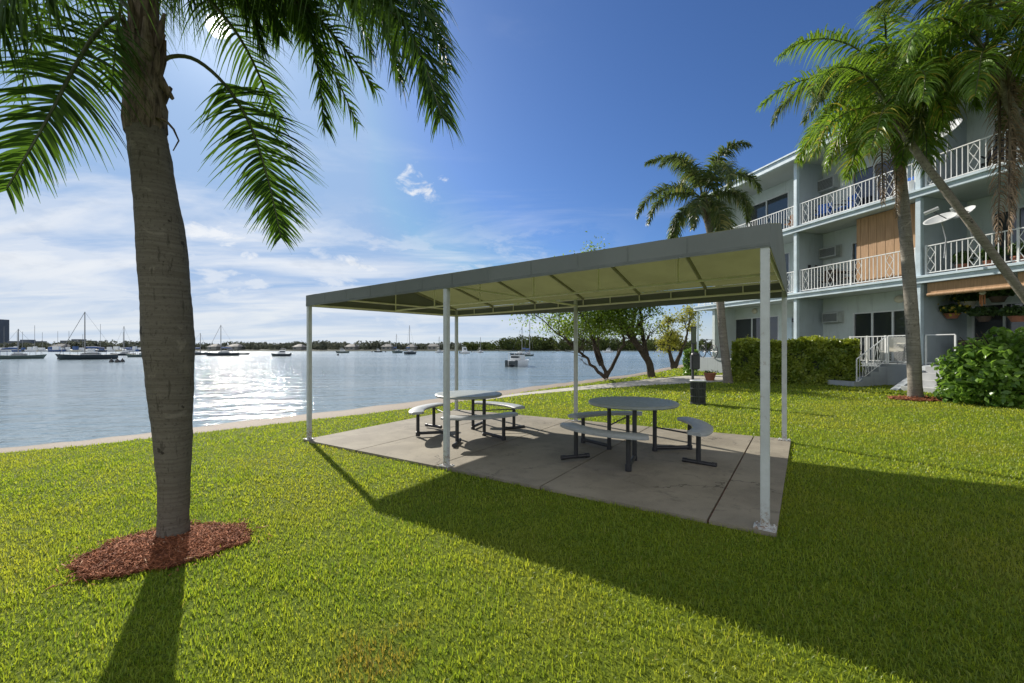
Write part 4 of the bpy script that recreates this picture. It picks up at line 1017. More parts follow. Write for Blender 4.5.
sailboat(406, 415.5, 354.2, 409.5, 325.5, 'black hulled sailboat seen end on, left of the second canopy post', 'boatdark', rz=1.1)
sailboat(436, 443, 352.6, 439.2, 336.5, 'tiny white sailboat just left of the second canopy post', 'boatwhite', rz=1.0, cover='cream')
sailboat(511, 527, 355.6, 522, 326.5, 'dark sailboat behind the catamaran, left one of the pair', 'boatdark', True, rz=.4)
sailboat(523, 533.5, 356.0, 529.7, 321, 'pale sailboat behind the catamaran, right one of the pair', 'boatgreen', rz=.7)
sailboat(478, 483, 352.7, 480.5, 337, 'tiny pale sailboat before the wooded shore right of the cabin cruiser', 'boatwhite', rz=1.1, cover='cream')
def motorboat(x0, x1, wl, lab, hm='boatwhite', flip=False, tall=1., rz=0., cabin=True):
    p = wat((x0+x1)/2, wl); Lr = (x1-x0)*p.y/F/max(.35, math.cos(rz))
    r = boat_root('motorboat' if cabin else 'dinghy', p, (math.pi if flip else 0)+rz-math.atan2(p.x, p.y), lab, 'motorboat' if cabin else 'dinghy'); H = min(1.0, Lr*.15)
    hull(Lr, Lr*.36, H, r, M[hm], transom=.85)
    if cabin:
        h2 = .75*tall
        mb = MB(); mb.raw([(-Lr*.22, -Lr*.13, H*.9), (Lr*.24, -Lr*.12, H*.9), (Lr*.24, Lr*.12, H*.9), (-Lr*.22, Lr*.13, H*.9), (-Lr*.2, -Lr*.11, H+h2), (Lr*.10, -Lr*.10, H+h2), (Lr*.10, Lr*.10, H+h2), (-Lr*.2, Lr*.11, H+h2)],
            [(0, 1, 5, 4), (1, 2, 6, 5), (2, 3, 7, 6), (3, 0, 4, 7), (4, 5, 6, 7), (3, 2, 1, 0)]); mb.build('cabin', M['boatwhite'], r)
        mb = MB(); mb.box((-Lr*.05, 0, H+h2*.62), (Lr*.28, Lr*.245, h2*.3)); mb.build('cabin_window', M['glassdark'], r)
        mb = MB(); mb.box((-Lr*.10, 0, H+h2+.28), (Lr*.3, Lr*.24, .05))
        for sx in (-.22, .02):
            for sy in (-.1, .1): mb.tube([(sx*Lr, sy*Lr, H+h2*.5), (sx*Lr, sy*Lr, H+h2+.28)], .02, 5)
        mb.build('hardtop', M['boatwhite'], r)
        mb = MB(); mb.tube([(-Lr*.1, 0, H+h2+.3), (-Lr*.14, 0, H+h2+1.2)], .015, 5); mb.build('antenna', M['mast'], r)
    mb = MB(); mb.box((-Lr*.52, 0, H*.8), (.25, .3, .55)); mb.build('outboard_motor', M['boatdark'], r, bevel=.04)
motorboat(238, 248, 354.6, 'low dark dinghy behind the glitter sailboat', 'boatdark', cabin=False)
motorboat(273.5, 289.5, 356.2, 'dark hulled motorboat with low white cabin in the sun glitter', 'boatdark', True)
motorboat(337, 348.5, 353.0, 'small motorboat right of the leftmost canopy post', 'boatgreen')
motorboat(375, 382, 352.2, 'tiny motorboat between two mooring buoys', 'boatdark')
motorboat(460, 469.5, 353.6, 'white cabin cruiser seen right of the back canopy post', 'boatwhite', tall=1.9, rz=.5)
motorboat(471.5, 476.5, 352.3, 'tiny open boat between the cabin cruiser and a tiny sailboat', 'boatwhite', cabin=False)
motorboat(603, 613, 352.5, 'white motorboat visible between the shore tree trunks', 'boatwhite', True)
motorboat(655, 662, 352.3, 'little white motorboat right of the thick shore tree trunk', 'boatwhite')
# marina row along the left part of the far shore: small, no two alike enough to matter; kept as individuals
rs_ = random.Random(5); ORD = ['first', 'second', 'third', 'fourth', 'fifth', 'sixth', 'seventh', 'eighth', 'ninth', 'tenth', 'eleventh', 'twelfth', 'thirteenth', 'fourteenth', 'fifteenth', 'sixteenth', 'seventeenth', 'eighteenth', 'nineteenth', 'twentieth', 'twenty first', 'twenty second']
for i in range(22):
    px = 3+i*6.6+rs_.uniform(-1.5, 1.5); p = wat(px, 351.6+rs_.uniform(-.2, .35)); L = rs_.uniform(2.6, 4.2)
    r = empty('docked_boat', tuple(p), rs_.uniform(-.4, .4)+(math.pi if i % 2 else 0), ORD[i]+' boat from the left in the marina row, '+('pale', 'white', 'blue', 'dark', 'white', 'cream')[i % 6]+' hull', 'docked boat', 'boats docked along the far left shore')
    hull(L*1.2, L*.4, .75, r, M[('boatwhite', 'boatwhite', 'boatblue', 'boatdark', 'boatwhite', 'cream')[i % 6]])
    mb = MB(); mb.box((-.2, 0, 1.2), (L*.5, L*.3, .95+.5*(i % 3))); mb.build('cabin', M[('boatwhite', 'boatwhite', 'boatwhite', 'boatblue')[i % 4]], r, bevel=.08)
    if i in (0, 2, 3, 5, 6, 8, 10, 12, 15, 18): 
        mb = MB(); mb.tube([(.2, 0, .6), (.2, 0, rs_.uniform(7.0, 11.2))], .06, 6); mb.build('mast', M['mast'], r)
for i, (x, y, s_) in enumerate(((59, 359.2, .22), (63.5, 359.4, .16), (111.5, 362.2, .24), (117.5, 362.3, .30), (122.5, 362, .24), (372, 352.1, .3), (385.5, 352.1, .3), (338, 355.3, .25))):
    p = wat(x, y); mb = MB(); mb.lathe((0, 0, 0), [(s_*.5, -.1), (s_, .0), (s_*1.02, .1), (s_*.7, .28), (s_*.25, .36), (s_*.2, .5), (s_*.05, .52)], 14)
    o = mb.build('buoy', M['buoy'], smooth=True); o.location = p; tag(o, ('dark mooring buoy left of the largest sailboat bow', 'smallest buoy between two sailboats at the left', 'leftmost of three dark floats before the near palm', 'middle and largest of three dark floats before the near palm', 'rightmost of three dark floats before the near palm', 'dark buoy just left of the tiny motorboat', 'dark buoy just right of the tiny motorboat', 'small buoy below the motorboat by the leftmost post')[i], 'buoy', 'mooring buoys')
def catamaran():
    p = wat(517.5, 366.2); r = boat_root('catamaran', p, 1.15, 'white and grey twin hulled boat nearest the shore, seen from astern', 'catamaran')
    r.scale = (.85, .85, .85); L = 3.4
    for sy in (-.62, .62):
        h = hull(L, .55, .62, r, M['boatwhite']); h.location.y = sy
    mb = MB(); mb.box((-.1, 0, .66), (L*.78, 1.6, .16)); mb.build('bridge_deck', M['boatwhite'], r, bevel=.03)
    mb = MB(); mb.box((.1, 0, 1.0), (1.5, 1.35, .62)); mb.build('cabin', M['boatwhite'], r, bevel=.1)
    mb = MB(); mb.box((.1, 0, 1.08), (1.52, 1.1, .24)); mb.build('cabin_window', M['glassdark'], r)
    mb = MB(); mb.box((-.2, 0, 1.62), (1.9, 1.5, .05))
    for sx in (-1.05, .6):
        for sy in (-.65, .65): mb.tube([(sx, sy, .7), (sx, sy, 1.62)], .025, 5)
    mb.build('hardtop', M['boatwhite'], r)
    for sy in (-.62, .62):
        mb = MB(); mb.box((-L*.52, sy, .35), (.28, .3, .8)); mb.build('outboard_motor', M['boatdark'], r, bevel=.05)
    mb = MB(); mb.box((-L*.42, 0, .45), (.1, .9, .4)); mb.build('net_locker', M['boatdark'], r)
catamaran()

# driftwood on the left beach
p = ground(29, 446.5); mb = MB(); mb.tube([(0, 0, -.12), (.12, .05, -.10), (.3, .06, -.12)], [.03, .04, .02], 7)
o = mb.build('driftwood', M['treebark'], smooth=True); o.location = (p.x, p.y, p.z+.02); tag(o, 'short dark piece of driftwood on the sand strip at left', 'driftwood')
# ------------------------------------------------------------------ apartment building
X0 = 16.4; MS = -112/F
def fy(px): return F*X0/(px-400)
YU = fy(712)
F0 = Vector((X0+MS*YU, YU, 0)); ev = Vector((-MS, -1, 0)).normalized(); nv = Vector((-ev.y, ev.x, 0))
RB = math.atan2(ev.y, ev.x)
bld = empty('apartment_building', tuple(F0), RB, 'pale blue three storey apartment block with white balcony railings', 'apartment building')
def loc(P): v = P-F0; return Vector((v.dot(ev), v.dot(nv), P.z))
def pl(px, py, dd):                     # photo point on the wall plane dd behind the facade line -> (u, z)
    k = (px-512)/F; # P = (kY, Y); (P-F0).n = dd
    Y = (dd+F0.dot(nv))/(k*nv.x+nv.y); P = Vector((k*Y, Y, CZ+(HY-py)/F*Y)); v = loc(P); return v.x, v.z
def fl(u): return u
BAY = [0, 4.94, 9.24, 13.6, 18.0]; DEP = [1.3, 1.3, 2.0, 2.0]
ZF = [.93, 3.70, 6.42]; SLB = .19; ZR = 9.12
G0 = -.3
def part(nm, m, fn, bevel=0., parent=None, smooth=False):
    mb = MB(); fn(mb); return mb.build(nm, M[m] if isinstance(m, str) else m, parent or bld, smooth=smooth, bevel=bevel)
WT = .2
# patio block and floor slabs
part('patio', 'patio', lambda b_: (b_.span((-1.35, 0, G0), (BAY[4], 9, ZF[0]))))
for i, z in enumerate(ZF[1:]):
    part('floor_slab', 'ceiling', lambda b_: b_.span((-1.2 if i == 0 else -.1, -.06, z-SLB), (BAY[4], 8.9, z-.004)))
    part('slab_edge', 'trim', lambda b_: (b_.span((-1.25 if i == 0 else -.15, -.16, z-SLB-.02), (BAY[4], -.063, z+.03)), b_.span((-1.25 if i == 0 else -.15, -.22, z-.05), (BAY[4], -.162, z+.012))))
part('roof_soffit', 'ceiling', lambda b_: b_.span((-.5, -.35, ZR), (BAY[4], 9.2, ZR+.12)))
part('roof_fascia', 'trim', lambda b_: (b_.span((-.6, -.47, ZR-.03), (BAY[4], -.353, ZR+.20)), b_.span((-.6, -.352, ZR+.125), (-.48, 9.2, ZR+.20)), b_.span((-.66, -.53, ZR+.203), (BAY[4], -.35, ZR+.26))))
part('roof', 'roofmembrane', lambda b_: b_.span((-.47, -.34, ZR+.125), (BAY[4], 9.2, ZR+.34)))
part('roof_tiles', 'rust', lambda b_: b_.raw([(.9, -.3, ZR+.345), (4.5, -.3, ZR+.345), (4.5, 2.4, ZR+.75), (.9, 2.4, ZR+.75), (.9, 2.4, ZR+.345), (4.5, 2.4, ZR+.345)], [(0, 1, 2, 3), (0, 3, 4), (1, 5, 2), (3, 2, 5, 4), (0, 4, 5, 1)]))
# division walls, end wall
for k, u in enumerate(BAY):
    for f in range(3):
        z0 = ZF[f]; z1 = (ZF[f+1]-SLB-.004) if f < 2 else ZR-.003
        if k == 0: part('end_wall', 'wall', lambda b_: b_.span((0, .02, z0+.002), (.18, 8.8, z1)))
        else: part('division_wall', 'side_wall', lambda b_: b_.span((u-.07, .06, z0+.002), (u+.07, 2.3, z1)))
    if k:
        for f in range(3):
            z0 = ZF[f]; z1 = (ZF[f+1]-SLB-.03) if f < 2 else ZR-.04
            part('column', 'trim', lambda b_: b_.span((u-.075, -.09, z0), (u+.075, .055, z1)), bevel=.01)
part('corner_post', 'trim', lambda b_: b_.tube([(-1.1, .0, ZF[0]), (-1.1, .0, ZF[1]-SLB-.03)], .05, 10))
part('corner_post', 'trim', lambda b_: b_.span((.0, -.09, ZF[2]), (.13, .015, ZR-.04)))

def wall_with_holes(bay, f, holes):
    """back wall of a loggia in strips round its openings (u0,u1,z0,z1)"""
    dd = DEP[bay]; u0, u1 = BAY[bay]+(.18 if bay == 0 else .07), BAY[bay+1]-.07; z0 = ZF[f]; z1 = (ZF[f+1]-SLB-.004) if f < 2 else ZR-.003
    mb = MB(); cuts = sorted(holes); cur = u0
    for (a, b_, c, d_) in cuts:
        a = max(a, u0+.02); b_ = min(b_, u1-.02)
        if a > cur: mb.span((cur, dd, z0), (a, dd+.18, z1))
        if c > z0+.02: mb.span((a, dd, z0), (b_, dd+.18, c))
        if d_ < z1: mb.span((a, dd, d_), (b_, dd+.18, z1))
        cur = b_
    if cur < u1: mb.span((cur, dd, z0), (u1, dd+.18, z1))
    mb.build('wall', M['wall'], bld)
def opening(bay, f, a, b_, c, d_, door=True, mull=2, dark=False, curtain=True):
    dd = DEP[bay]; nm = 'sliding_door' if door else 'window'
    fr = MB(); t = .05
    fr.span((a, dd-.02, d_-t), (b_, dd+.10, d_)); fr.span((a, dd-.02, c), (b_, dd+.10, c+t)); fr.span((a, dd-.02, c+t), (a+t, dd+.10, d_-t)); fr.span((b_-t, dd-.02, c+t), (b_, dd+.10, d_-t))
    for i in range(1, mull): x = a+(b_-a)*i/mull; fr.span((x-.03, dd, c+t), (x+.03, dd+.08, d_-t))
    o = fr.build(nm, M['white'], bld)
    part('pane', 'glass', lambda q: q.span((a+t, dd+.04, c+t), (b_-t, dd+.05, d_-t)), parent=o)
    if curtain: 
        cm = MB(); n = 40; w_ = (b_-a)*.32
        V = [(a+t+w_*i/n, dd+.16+.03*math.sin(i*1.4), z) for i in range(n+1) for z in (c+t, d_-t)]
        cm.raw(V, [(2*i, 2*i+1, 2*i+3, 2*i+2) for i in range(n)]); cm.build('curtain', M['curtain'], o, smooth=True)
# rooms behind: dark closed boxes
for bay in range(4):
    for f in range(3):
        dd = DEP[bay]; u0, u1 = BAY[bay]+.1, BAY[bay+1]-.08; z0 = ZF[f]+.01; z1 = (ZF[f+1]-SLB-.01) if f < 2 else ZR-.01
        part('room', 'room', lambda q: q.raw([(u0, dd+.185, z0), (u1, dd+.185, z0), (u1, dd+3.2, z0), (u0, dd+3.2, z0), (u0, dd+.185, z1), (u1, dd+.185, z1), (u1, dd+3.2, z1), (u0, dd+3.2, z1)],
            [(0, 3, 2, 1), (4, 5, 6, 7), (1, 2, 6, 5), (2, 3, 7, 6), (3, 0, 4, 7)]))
def ac(bay, f, px0, px1, py0, py1):
    dd = DEP[bay]; a, zt = pl(px0, (py0), dd); b_, zb = pl(px1, py1, dd); a2, z2 = pl((px0+px1)/2, py0, dd); _, z3 = pl((px0+px1)/2, py1, dd)
    o = part('air_conditioner', 'ac', lambda q: (q.span((a, dd-.28, z3), (b_, dd+.1, z2)), q.span((a-.05, dd-.03, z3-.05), (b_+.05, dd-.002, z2+.05))), bevel=.008)
    part('grille', 'acgrille', lambda q: [q.span((a+.04, dd-.292, z3+.05+(z2-z3-.1)*i/8), (b_-.04, dd-.282, z3+.05+(z2-z3-.1)*(i+.6)/8)) for i in range(8)], parent=o)
    return a, b_, z3, z2
def hole(bay, px0, px1, pytop, f, bottom=None):
    dd = DEP[bay]; a, _ = pl(px0, 300, dd); b_, _ = pl(px1, 300, dd); _, zt = pl((px0), pytop, dd)
    return (a, b_, ZF[f]+.02 if bottom is None else bottom, zt)
def finish(bay, f, hs, **kw):
    wall_with_holes(bay, f, hs)
    for h in hs: opening(bay, f, *h, **kw)
# bay 0
h = hole(0, 728, 779, 319.5, 0); finish(0, 0, [h]); hu = h[3]
h = hole(0, 776, 790, 255, 1); finish(0, 1, [h], mull=1, curtain=False)
h = hole(0, 746, 789, 208, 2); finish(0, 2, [h])
# bay 1
h = hole(1, 853, 915, 313, 0); finish(1, 0, [h], mull=3)
h = hole(1, 851.5, 893, 243, 1); finish(1, 1, [h], curtain=False)
h = hole(1, 852, 898, 172.5, 2); finish(1, 2, [h])
ac(1, 0, 827, 843, 312.5, 322.5); ac(1, 1, 824, 841, 247.5, 257.5); ac(1, 2, 820, 839, 179, 191)
# bay 2
h = hole(2, 972, 1040, 305, 0); finish(2, 0, [h])
h = hole(2, 992, 1046, 213, 1); finish(2, 1, [h])
h = hole(2, 992, 1046, 120, 2); h = (h[0], h[1], h[2], min(h[3], 8.7)); finish(2, 2, [h])
for f in range(3): finish(3, f, [(14.6, 17.2, ZF[f]+.02, ZF[f]+2.15)])
# round wall lights
for bay, px, py in ((0, 755, 311), (1, 900, 299)):
    u, z = pl(px, py, DEP[bay]); r = .17
    def wl(q):
        V = []; 
        for i in range(5):
            rr = r*math.cos(i/4*math.pi/2*.98); y = DEP[bay]-.015-.10*math.sin(i/4*math.pi/2)
            V += [(u+rr*math.cos(2*math.pi*j/18), y, z+rr*.8*math.sin(2*math.pi*j/18)) for j in range(18)]
        q.raw(V, [(i*18+j, i*18+(j+1) % 18, (i+1)*18+(j+1) % 18, (i+1)*18+j) for i in range(4) for j in range(18)]+[tuple(range(72, 90)), tuple(range(18))[::-1]])
    part('wall_light', 'cream', wl, smooth=True)
# blue shutter on bay 0 ground floor
u, z = pl(786, 318, DEP[0]); part('shutter', 'trim', lambda q: q.span((u, DEP[0]-.06, ZF[0]+.05), (u+.34, DEP[0]-.005, z)), bevel=.01)
part('meter_box', 'black', lambda q: q.span((u+.40, DEP[0]-.12, z-.22), (u+.58, DEP[0]-.004, z-.05)), bevel=.01)
for du in (0, .35): part('outlet_box', 'black', lambda q: q.span((BAY[1]+.072, .5+du, ZF[1]+1.05), (BAY[1]+.10, .62+du, ZF[1]+1.2)))

def railing(u0, u1, z, first=0, y0=.0, ht=.95, nm='balcony_railing', cells=None):
    mb = MB(); L = u1-u0; n = max(4, int(L/.125)); st = L/n
    mb.span((u0, y0-.02, z+ht-.03), (u1, y0+.02, z+ht)); mb.span((u0, y0-.012, z+.085), (u1, y0+.012, z+.115))
    for i in range(n+1):
        x = u0+st*i; pan = (i+first) % 8
        if pan == 3: continue                           # bar replaced by the diamond panel
        mb.span((x-.009, y0-.009, z+(.0 if i % 8 == 6 else .117)), (x+.009, y0+.009, z+ht-.032))
        if pan == 2 and i+2 <= n:                       # diamond between this bar and the one after next
            c = x+st; h0, h1 = z+.13, z+ht-.05; k = 0
            for j in range(2):
                a0 = h0+(h1-h0)*j/2; a1 = h0+(h1-h0)*(j+1)/2; am = (a0+a1)/2
                for p, q in (((c, a0), (c-st*.85, am)), ((c-st*.85, am), (c, a1)), ((c, a1), (c+st*.85, am)), ((c+st*.85, am), (c, a0))):
                    mb.tube([(p[0], y0, p[1]), (q[0], y0, q[1])], .010, 4)
            mb.tube([(c, y0, (h0+h1)/2+.03*math.sin(t)) for t in (0, 1)], .03, 6)
    for x in (u0+.02, (u0+u1)/2, u1-.02): mb.span((x-.022, y0-.022, z), (x+.022, y0+.022, z+ht+.015))
    return mb.build(nm, M['rail'], bld)
for f in (1, 2):
    for k in range(4): railing(BAY[k]+(.15 if k else .14), BAY[k+1]-.09, ZF[f]+.0, first=k, y0=-.01)
railing(-1.05, -.05, ZF[1]+.0, y0=-.01)
def end_rail(z):
    mb = MB(); mb.span((-.14, .0, z+.92), (-.1, 1.2, z+.95)); mb.span((-.13, 0, z+.085), (-.11, 1.2, z+.115))
    for i in range(10): mb.span((-.129, .05+i*.125, z), (-.111, .068+i*.125, z+.92))
    mb.build('balcony_railing', M['rail'], bld)
end_rail(ZF[2])
# ground floor patio railing: ornamental part, lattice part, then the gate side
u_a, _ = pl(866, 350, 0); u_b, _ = pl(885, 350, 0); u_c, _ = pl(904, 350, 0); u_d, _ = pl(921, 350, 0); u_e, _ = pl(950, 350, 0)
railing(u_a-.6, u_b, ZF[0], 1, y0=.05, nm='patio_railing')
def lattice(u0, u1, nm='lattice_railing', cross=True):
    z = ZF[0]; mb = MB(); mb.span((u0, .03, z+.93), (u1, .07, z+.96)); mb.span((u0, .04, z+.06), (u1, .06, z+.085))
    for x in (u0, u1): mb.span((x-.02, .03, z), (x+.02, .07, z+.93))
    if cross:
        n = int((u1-u0+.85)/.09)
        for i in range(n):
            for s in (-1, 1):
                x0 = u0-.85+i*.09 if s > 0 else u0+i*.09; x1 = x0+.85*s
                p, q = Vector((x0, .05+.004*s, z+.08)), Vector((x1, .05+.004*s, z+.93)); d_ = q-p
                lo, hi = 0., 1.
                for (val, cmp_) in ((u0, 1), (u1, -1)):
                    t = (val-p.x)/d_.x
                    if (d_.x > 0) == (cmp_ > 0): lo = max(lo, t)
                    else: hi = min(hi, t)
                if hi-lo > .03: mb.tube([p+d_*lo, p+d_*hi], .0045, 3)
    mb.build(nm, M['rail'], bld)
lattice(u_b+.06, u_d-.15); lattice(u_d+.1, u_e+.1, 'patio_railing', False)
# steps and ornamental stair rail
us, _ = pl(919, 380, -.6); ue = us+1.35
for i in range(4):
    zt = ZF[0]-.02-.19*(i+.0); part('step', 'step', lambda q: q.span((us, -.34*(i+1), G0), (ue, -.34*i-.002, zt-.002*i)), bevel=.008)
part('stair_wall', 'patio', lambda q: q.raw([(us-.22, -.002, G0), (us-.22, -.002, ZF[0]+.02), (us-.22, -1.45, .22), (us-.22, -1.45, G0), (us-.01, -.002, G0), (us-.01, -.002, ZF[0]+.02), (us-.01, -1.45, .22), (us-.01, -1.45, G0)],
    [(0, 1, 2, 3), (4, 7, 6, 5), (0, 4, 5, 1), (1, 5, 6, 2), (2, 6, 7, 3), (3, 7, 4, 0)]))
def stair_rail(x, y1=-1.3, drop=.75):
    mb = MB(); z = ZF[0]; mb.tube([(x, 0, z+.92), (x, y1, z+.92-drop)], .02, 6); mb.tube([(x, 0, z+.14), (x, y1, z+.14-drop)], .012, 6)
    for i in range(11): t = i/10; mb.tube([(x, y1*t, z-drop*t+(.0 if i in (0, 10) else .14)), (x, y1*t, z+.92-drop*t)], .02 if i in (0, 10) else .009, 5)
    for i in (2, 6):
        a = i/10; b_ = (i+2)/10; m_ = (i+1)/10
        for p, q in (((a, .5), (m_, .88)), ((m_, .88), (b_, .5)), ((b_, .5), (m_, .18)), ((m_, .18), (a, .5))): mb.tube([(x, y1*p[0], z-drop*p[0]+p[1]), (x, y1*q[0], z-drop*q[0]+q[1])], .009, 4)
    mb.build('stair_railing', M['rail'], bld)
ur, _ = pl(886, 360, 0); stair_rail(ur, -1.3)
for i in range(4): part('step', 'patio', lambda q: q.span((ur-.95, -.36*(i+1), G0), (ur+.03, -.36*i-.003, ZF[0]-.16*(i+.6))))
# balcony wood screen, bamboo valance on the ground floor
ua, zt = pl(857, 211, .42); ub, _ = pl(918, 211, .42)
def W3(u, y, z): return F0+ev*u+nv*y+Vector((0, 0, z))
def btop(name, m, u, y, z, fn, label, cat, group=None, smooth=False, bevel=0.):
    mb = MB(); fn(mb); o = mb.build(name, M[m], None, smooth, bevel); o.location = W3(u, y, z); o.rotation_euler.z = RB; return tag(o, label, cat, group)
btop('wood_screen', 'bamboo', (ua+ub)/2, .42, ZF[1], lambda q: [q.span((-(ub-ua)/2+i*(ub-ua)/14, -.02+.006*(i % 2), .03), (-(ub-ua)/2+(i+.97)*(ub-ua)/14, .02+.006*(i % 2), 2.50)) for i in range(14)],
     'tall orange brown wooden screen filling half of a middle floor balcony', 'screen')
ua, zt = pl(927, 286, .06); ub, zb = pl(994, 291, .06)
def blind(name, u0, u1, lab):
    r = empty(name, tuple(W3((u0+u1)/2, .0, ZF[1]-SLB-.03)), RB, lab, 'blind', 'rolled bamboo blinds under the first balcony')
    w_ = (u1-u0)/2
    mb = MB(); mb.span((-w_, -.01, -.34), (w_, .01, 0)); mb.build('slats', M['bamboo'], r)
    mb = MB(); mb.tube([(-w_, .0, -.36), (w_, .0, -.36)], .055, 10); mb.build('rolled_part', M['bamboo'], r, smooth=True)
blind('bamboo_blind', BAY[2]+.2, BAY[2]+2.1, 'partly rolled orange bamboo blind under the balcony next to the blue column')
blind('bamboo_blind', BAY[2]+2.2, BAY[3]-.15, 'partly rolled orange bamboo blind at the right edge behind the leaning palm')

# satellite dishes
def dish(px, py, Yd, tilt, c_, r, lab, arm):
    c = at(px, py, Yd); root = empty('satellite_dish', tuple(c), 0, lab, 'satellite dish', 'satellite dishes on the balconies')
    v = (c-Vector((0, 0, CZ))).normalized(); rt = v.cross(Vector((0, 0, 1))).normalized(); up_ = rt.cross(v)
    k = math.sqrt(1-c_*c_); nrm = (rt*(-math.sin(tilt)*k)+up_*(math.cos(tilt)*k)-v*c_).normalized()
    Rm = nrm.to_track_quat('Z', 'Y').to_matrix(); V = []; N = 32; K = 7
    for i in range(K+1):
        f = i/K
        for j in range(N): a = 2*math.pi*j/N; V.append(Rm @ Vector(((r*f+1e-4)*math.cos(a), (r*f+1e-4)*math.sin(a), .24*r*f*f-.1*r)))
    mb = MB(); mb.raw(V, [(i*N+j, i*N+(j+1) % N, (i+1)*N+(j+1) % N, (i+1)*N+j) for i in range(K) for j in range(N)])
    o = mb.build('reflector', M['dish'], root, smooth=True); sm = o.modifiers.new('t', 'SOLIDIFY'); sm.thickness = .012
    tip = nrm*r*.85-rt*r*.35; mb = MB(); mb.tube([rt*r*.3+nrm*.02, tip], .014, 6); mb.build('feed_arm', M['black'], root)
    mb = MB(); mb.tube([tip-rt*r*.4-up_*r*.14, tip+rt*r*.4+up_*r*.14], .05, 8); mb.build('receiver', M['dish'], root, smooth=True)
    mb = MB(); mb.tube([-nrm*.1*r, -nrm*.45*r, Vector(arm)*.5+Vector((.1, 0, 0)), Vector(arm)], .018, 6); mb.build('mast_pipe', M['chain'], root, smooth=True)
dish(944, 133, 12.4, R(27), .33, .44, 'tilted grey satellite dish above the top floor railing', (.05, .0, -.85))
dish(941, 220, 12.4, R(12), .30, .38, 'left of two satellite dishes above the middle floor railing', (.10, .0, -1.1))
dish(965, 213, 12.2, R(28), .36, .26, 'right of two satellite dishes, partly behind the leaning palm trunk', (.2, .0, -1.3))

# furniture and plants
def chair(u, y, f, rz, m, lab, grp='chairs on the balconies', white=False):
    r = empty('patio_chair', tuple(W3(u, y, ZF[f])), RB+rz, lab, 'chair', grp)
    mb = MB(); mb.span((-.24, -.23, .40), (.24, .23, .43)); mb.build('seat', M[m], r, bevel=.01)
    mb = MB(); mb.raw([(-.24, .22, .43), (.24, .22, .43), (.24, .32, .92), (-.24, .32, .92), (-.24, .25, .43), (.24, .25, .43), (.24, .35, .92), (-.24, .35, .92)], [(0, 1, 2, 3), (7, 6, 5, 4), (0, 4, 5, 1), (1, 5, 6, 2), (2, 6, 7, 3), (3, 7, 4, 0)]); mb.build('backrest', M[m], r)
    for sx in (-.22, .22):
        for sy in (-.2, .22): 
            mb = MB(); mb.tube([(sx, sy, 0), (sx, sy, .41)], .014, 6); mb.build('leg', M['white' if white else 'black'], r)
        mb = MB(); mb.span((sx-.02, -.22, .62), (sx+.02, .26, .645)); mb.build('armrest', M['white' if white else 'black'], r)
chair(5.55, .6, 2, .4, 'blue', 'blue chair on the top balcony below the air conditioner')
chair(6.35, .65, 2, -.3, 'blue', 'second blue chair on the top balcony nearer the door')
chair(5.7, .7, 1, .3, 'darkwood', 'dark chair on the middle balcony beside the side wall')
chair(6.6, .65, 1, -.5, 'darkwood', 'dark chair on the middle balcony left of the wooden screen')
chair(10.6, .8, 2, .2, 'black', 'black chair on the top balcony below the satellite dish')
chair(11.6, .9, 2, -.4, 'black', 'black chair on the top balcony right of the diamond railing panel')
chair(4.2, .6, 2, .3, 'orange', 'orange brown chair on the far top balcony by the white column')
chair(8.0, .7, 0, .2, 'cream', 'pale chair on the ground floor patio behind the lattice railing')
def table(u, y, f, r_, lab, m='darkwood'):
    r = empty('patio_table', tuple(W3(u, y, ZF[f])), 0, lab, 'table')
    mb = MB(); mb.lathe((0, 0, 0), [(r_, .68), (r_, .71)], 20); mb.build('tabletop', M[m], r)
    for k in range(3):
        a = k*2.1; mb = MB(); mb.tube([(r_*.7*math.cos(a), r_*.7*math.sin(a), 0), (r_*.5*math.cos(a), r_*.5*math.sin(a), .68)], .015, 6); mb.build('leg', M['black'], r)
table(6.15, .65, 1, .32, 'small dark table between two chairs on the middle balcony')
table(8.55, .8, 0, .4, 'small round table on the ground floor patio behind the palm trunk', 'cream')
btop('cool_box', 'blue', BAY[2]-.45, .45, ZF[2], lambda q: q.span((-.2, -.2, 0), (.2, .2, .62)), 'bright blue box on the top balcony beside the column', 'box', bevel=.02)
btop('beach_towel', 'white', BAY[2]-.4, -.055, ZF[2]+.06, lambda q: [q.raw([(-.28+i*.07, -.012*(1+math.sin(i*1.3)), 0), (-.21+i*.07, -.012*(1+math.sin(i*1.3+1.3)), 0), (-.21+i*.07, -.012*(1+math.sin(i*1.3+1.3)), .34), (-.28+i*.07, -.012*(1+math.sin(i*1.3)), .34)], [(0, 1, 2, 3)], ) for i in range(8)], 'pale towel hung low on the top balcony railing by the blue box', 'towel')
def potplant(p, r_, h, n, size, m, lab, pot='terracotta', ph=.26, cat='potted plant', grp=None, spread=None, name='potted_plant'):
    root = empty(name, tuple(p), 0, lab, cat, grp); mb = MB(); mb.lathe((0, 0, 0), [(r_*.62, 0), (r_*.95, ph*.86), (r_*1.05, ph*.86), (r_*1.05, ph), (r_*.85, ph), (r_*.85, ph*.9)], 18); mb.build('pot', M[pot], root, smooth=True)
    rs = np.random.RandomState(int(abs(p[0]*100)) % 999); d_ = rs.randn(n, 3); d_ /= np.linalg.norm(d_, axis=1)[:, None]
    P = d_*rs.rand(n, 1)**.4*np.array([spread or r_*1.6, spread or r_*1.6, h*.5])+np.array([0, 0, ph+h*.45]); P[:, 2] = np.maximum(P[:, 2], ph*.5)
    mb = MB()
    for k in range(6): a = k*1.05; mb.tube([(0, 0, ph*.8), (r_*.6*math.cos(a), r_*.6*math.sin(a), ph+h*.5)], .008, 4)
    mb.build('stem', M['treebark'], root)
    leaves('foliage', P, d_, size, M[m], root, 3, .5); return root
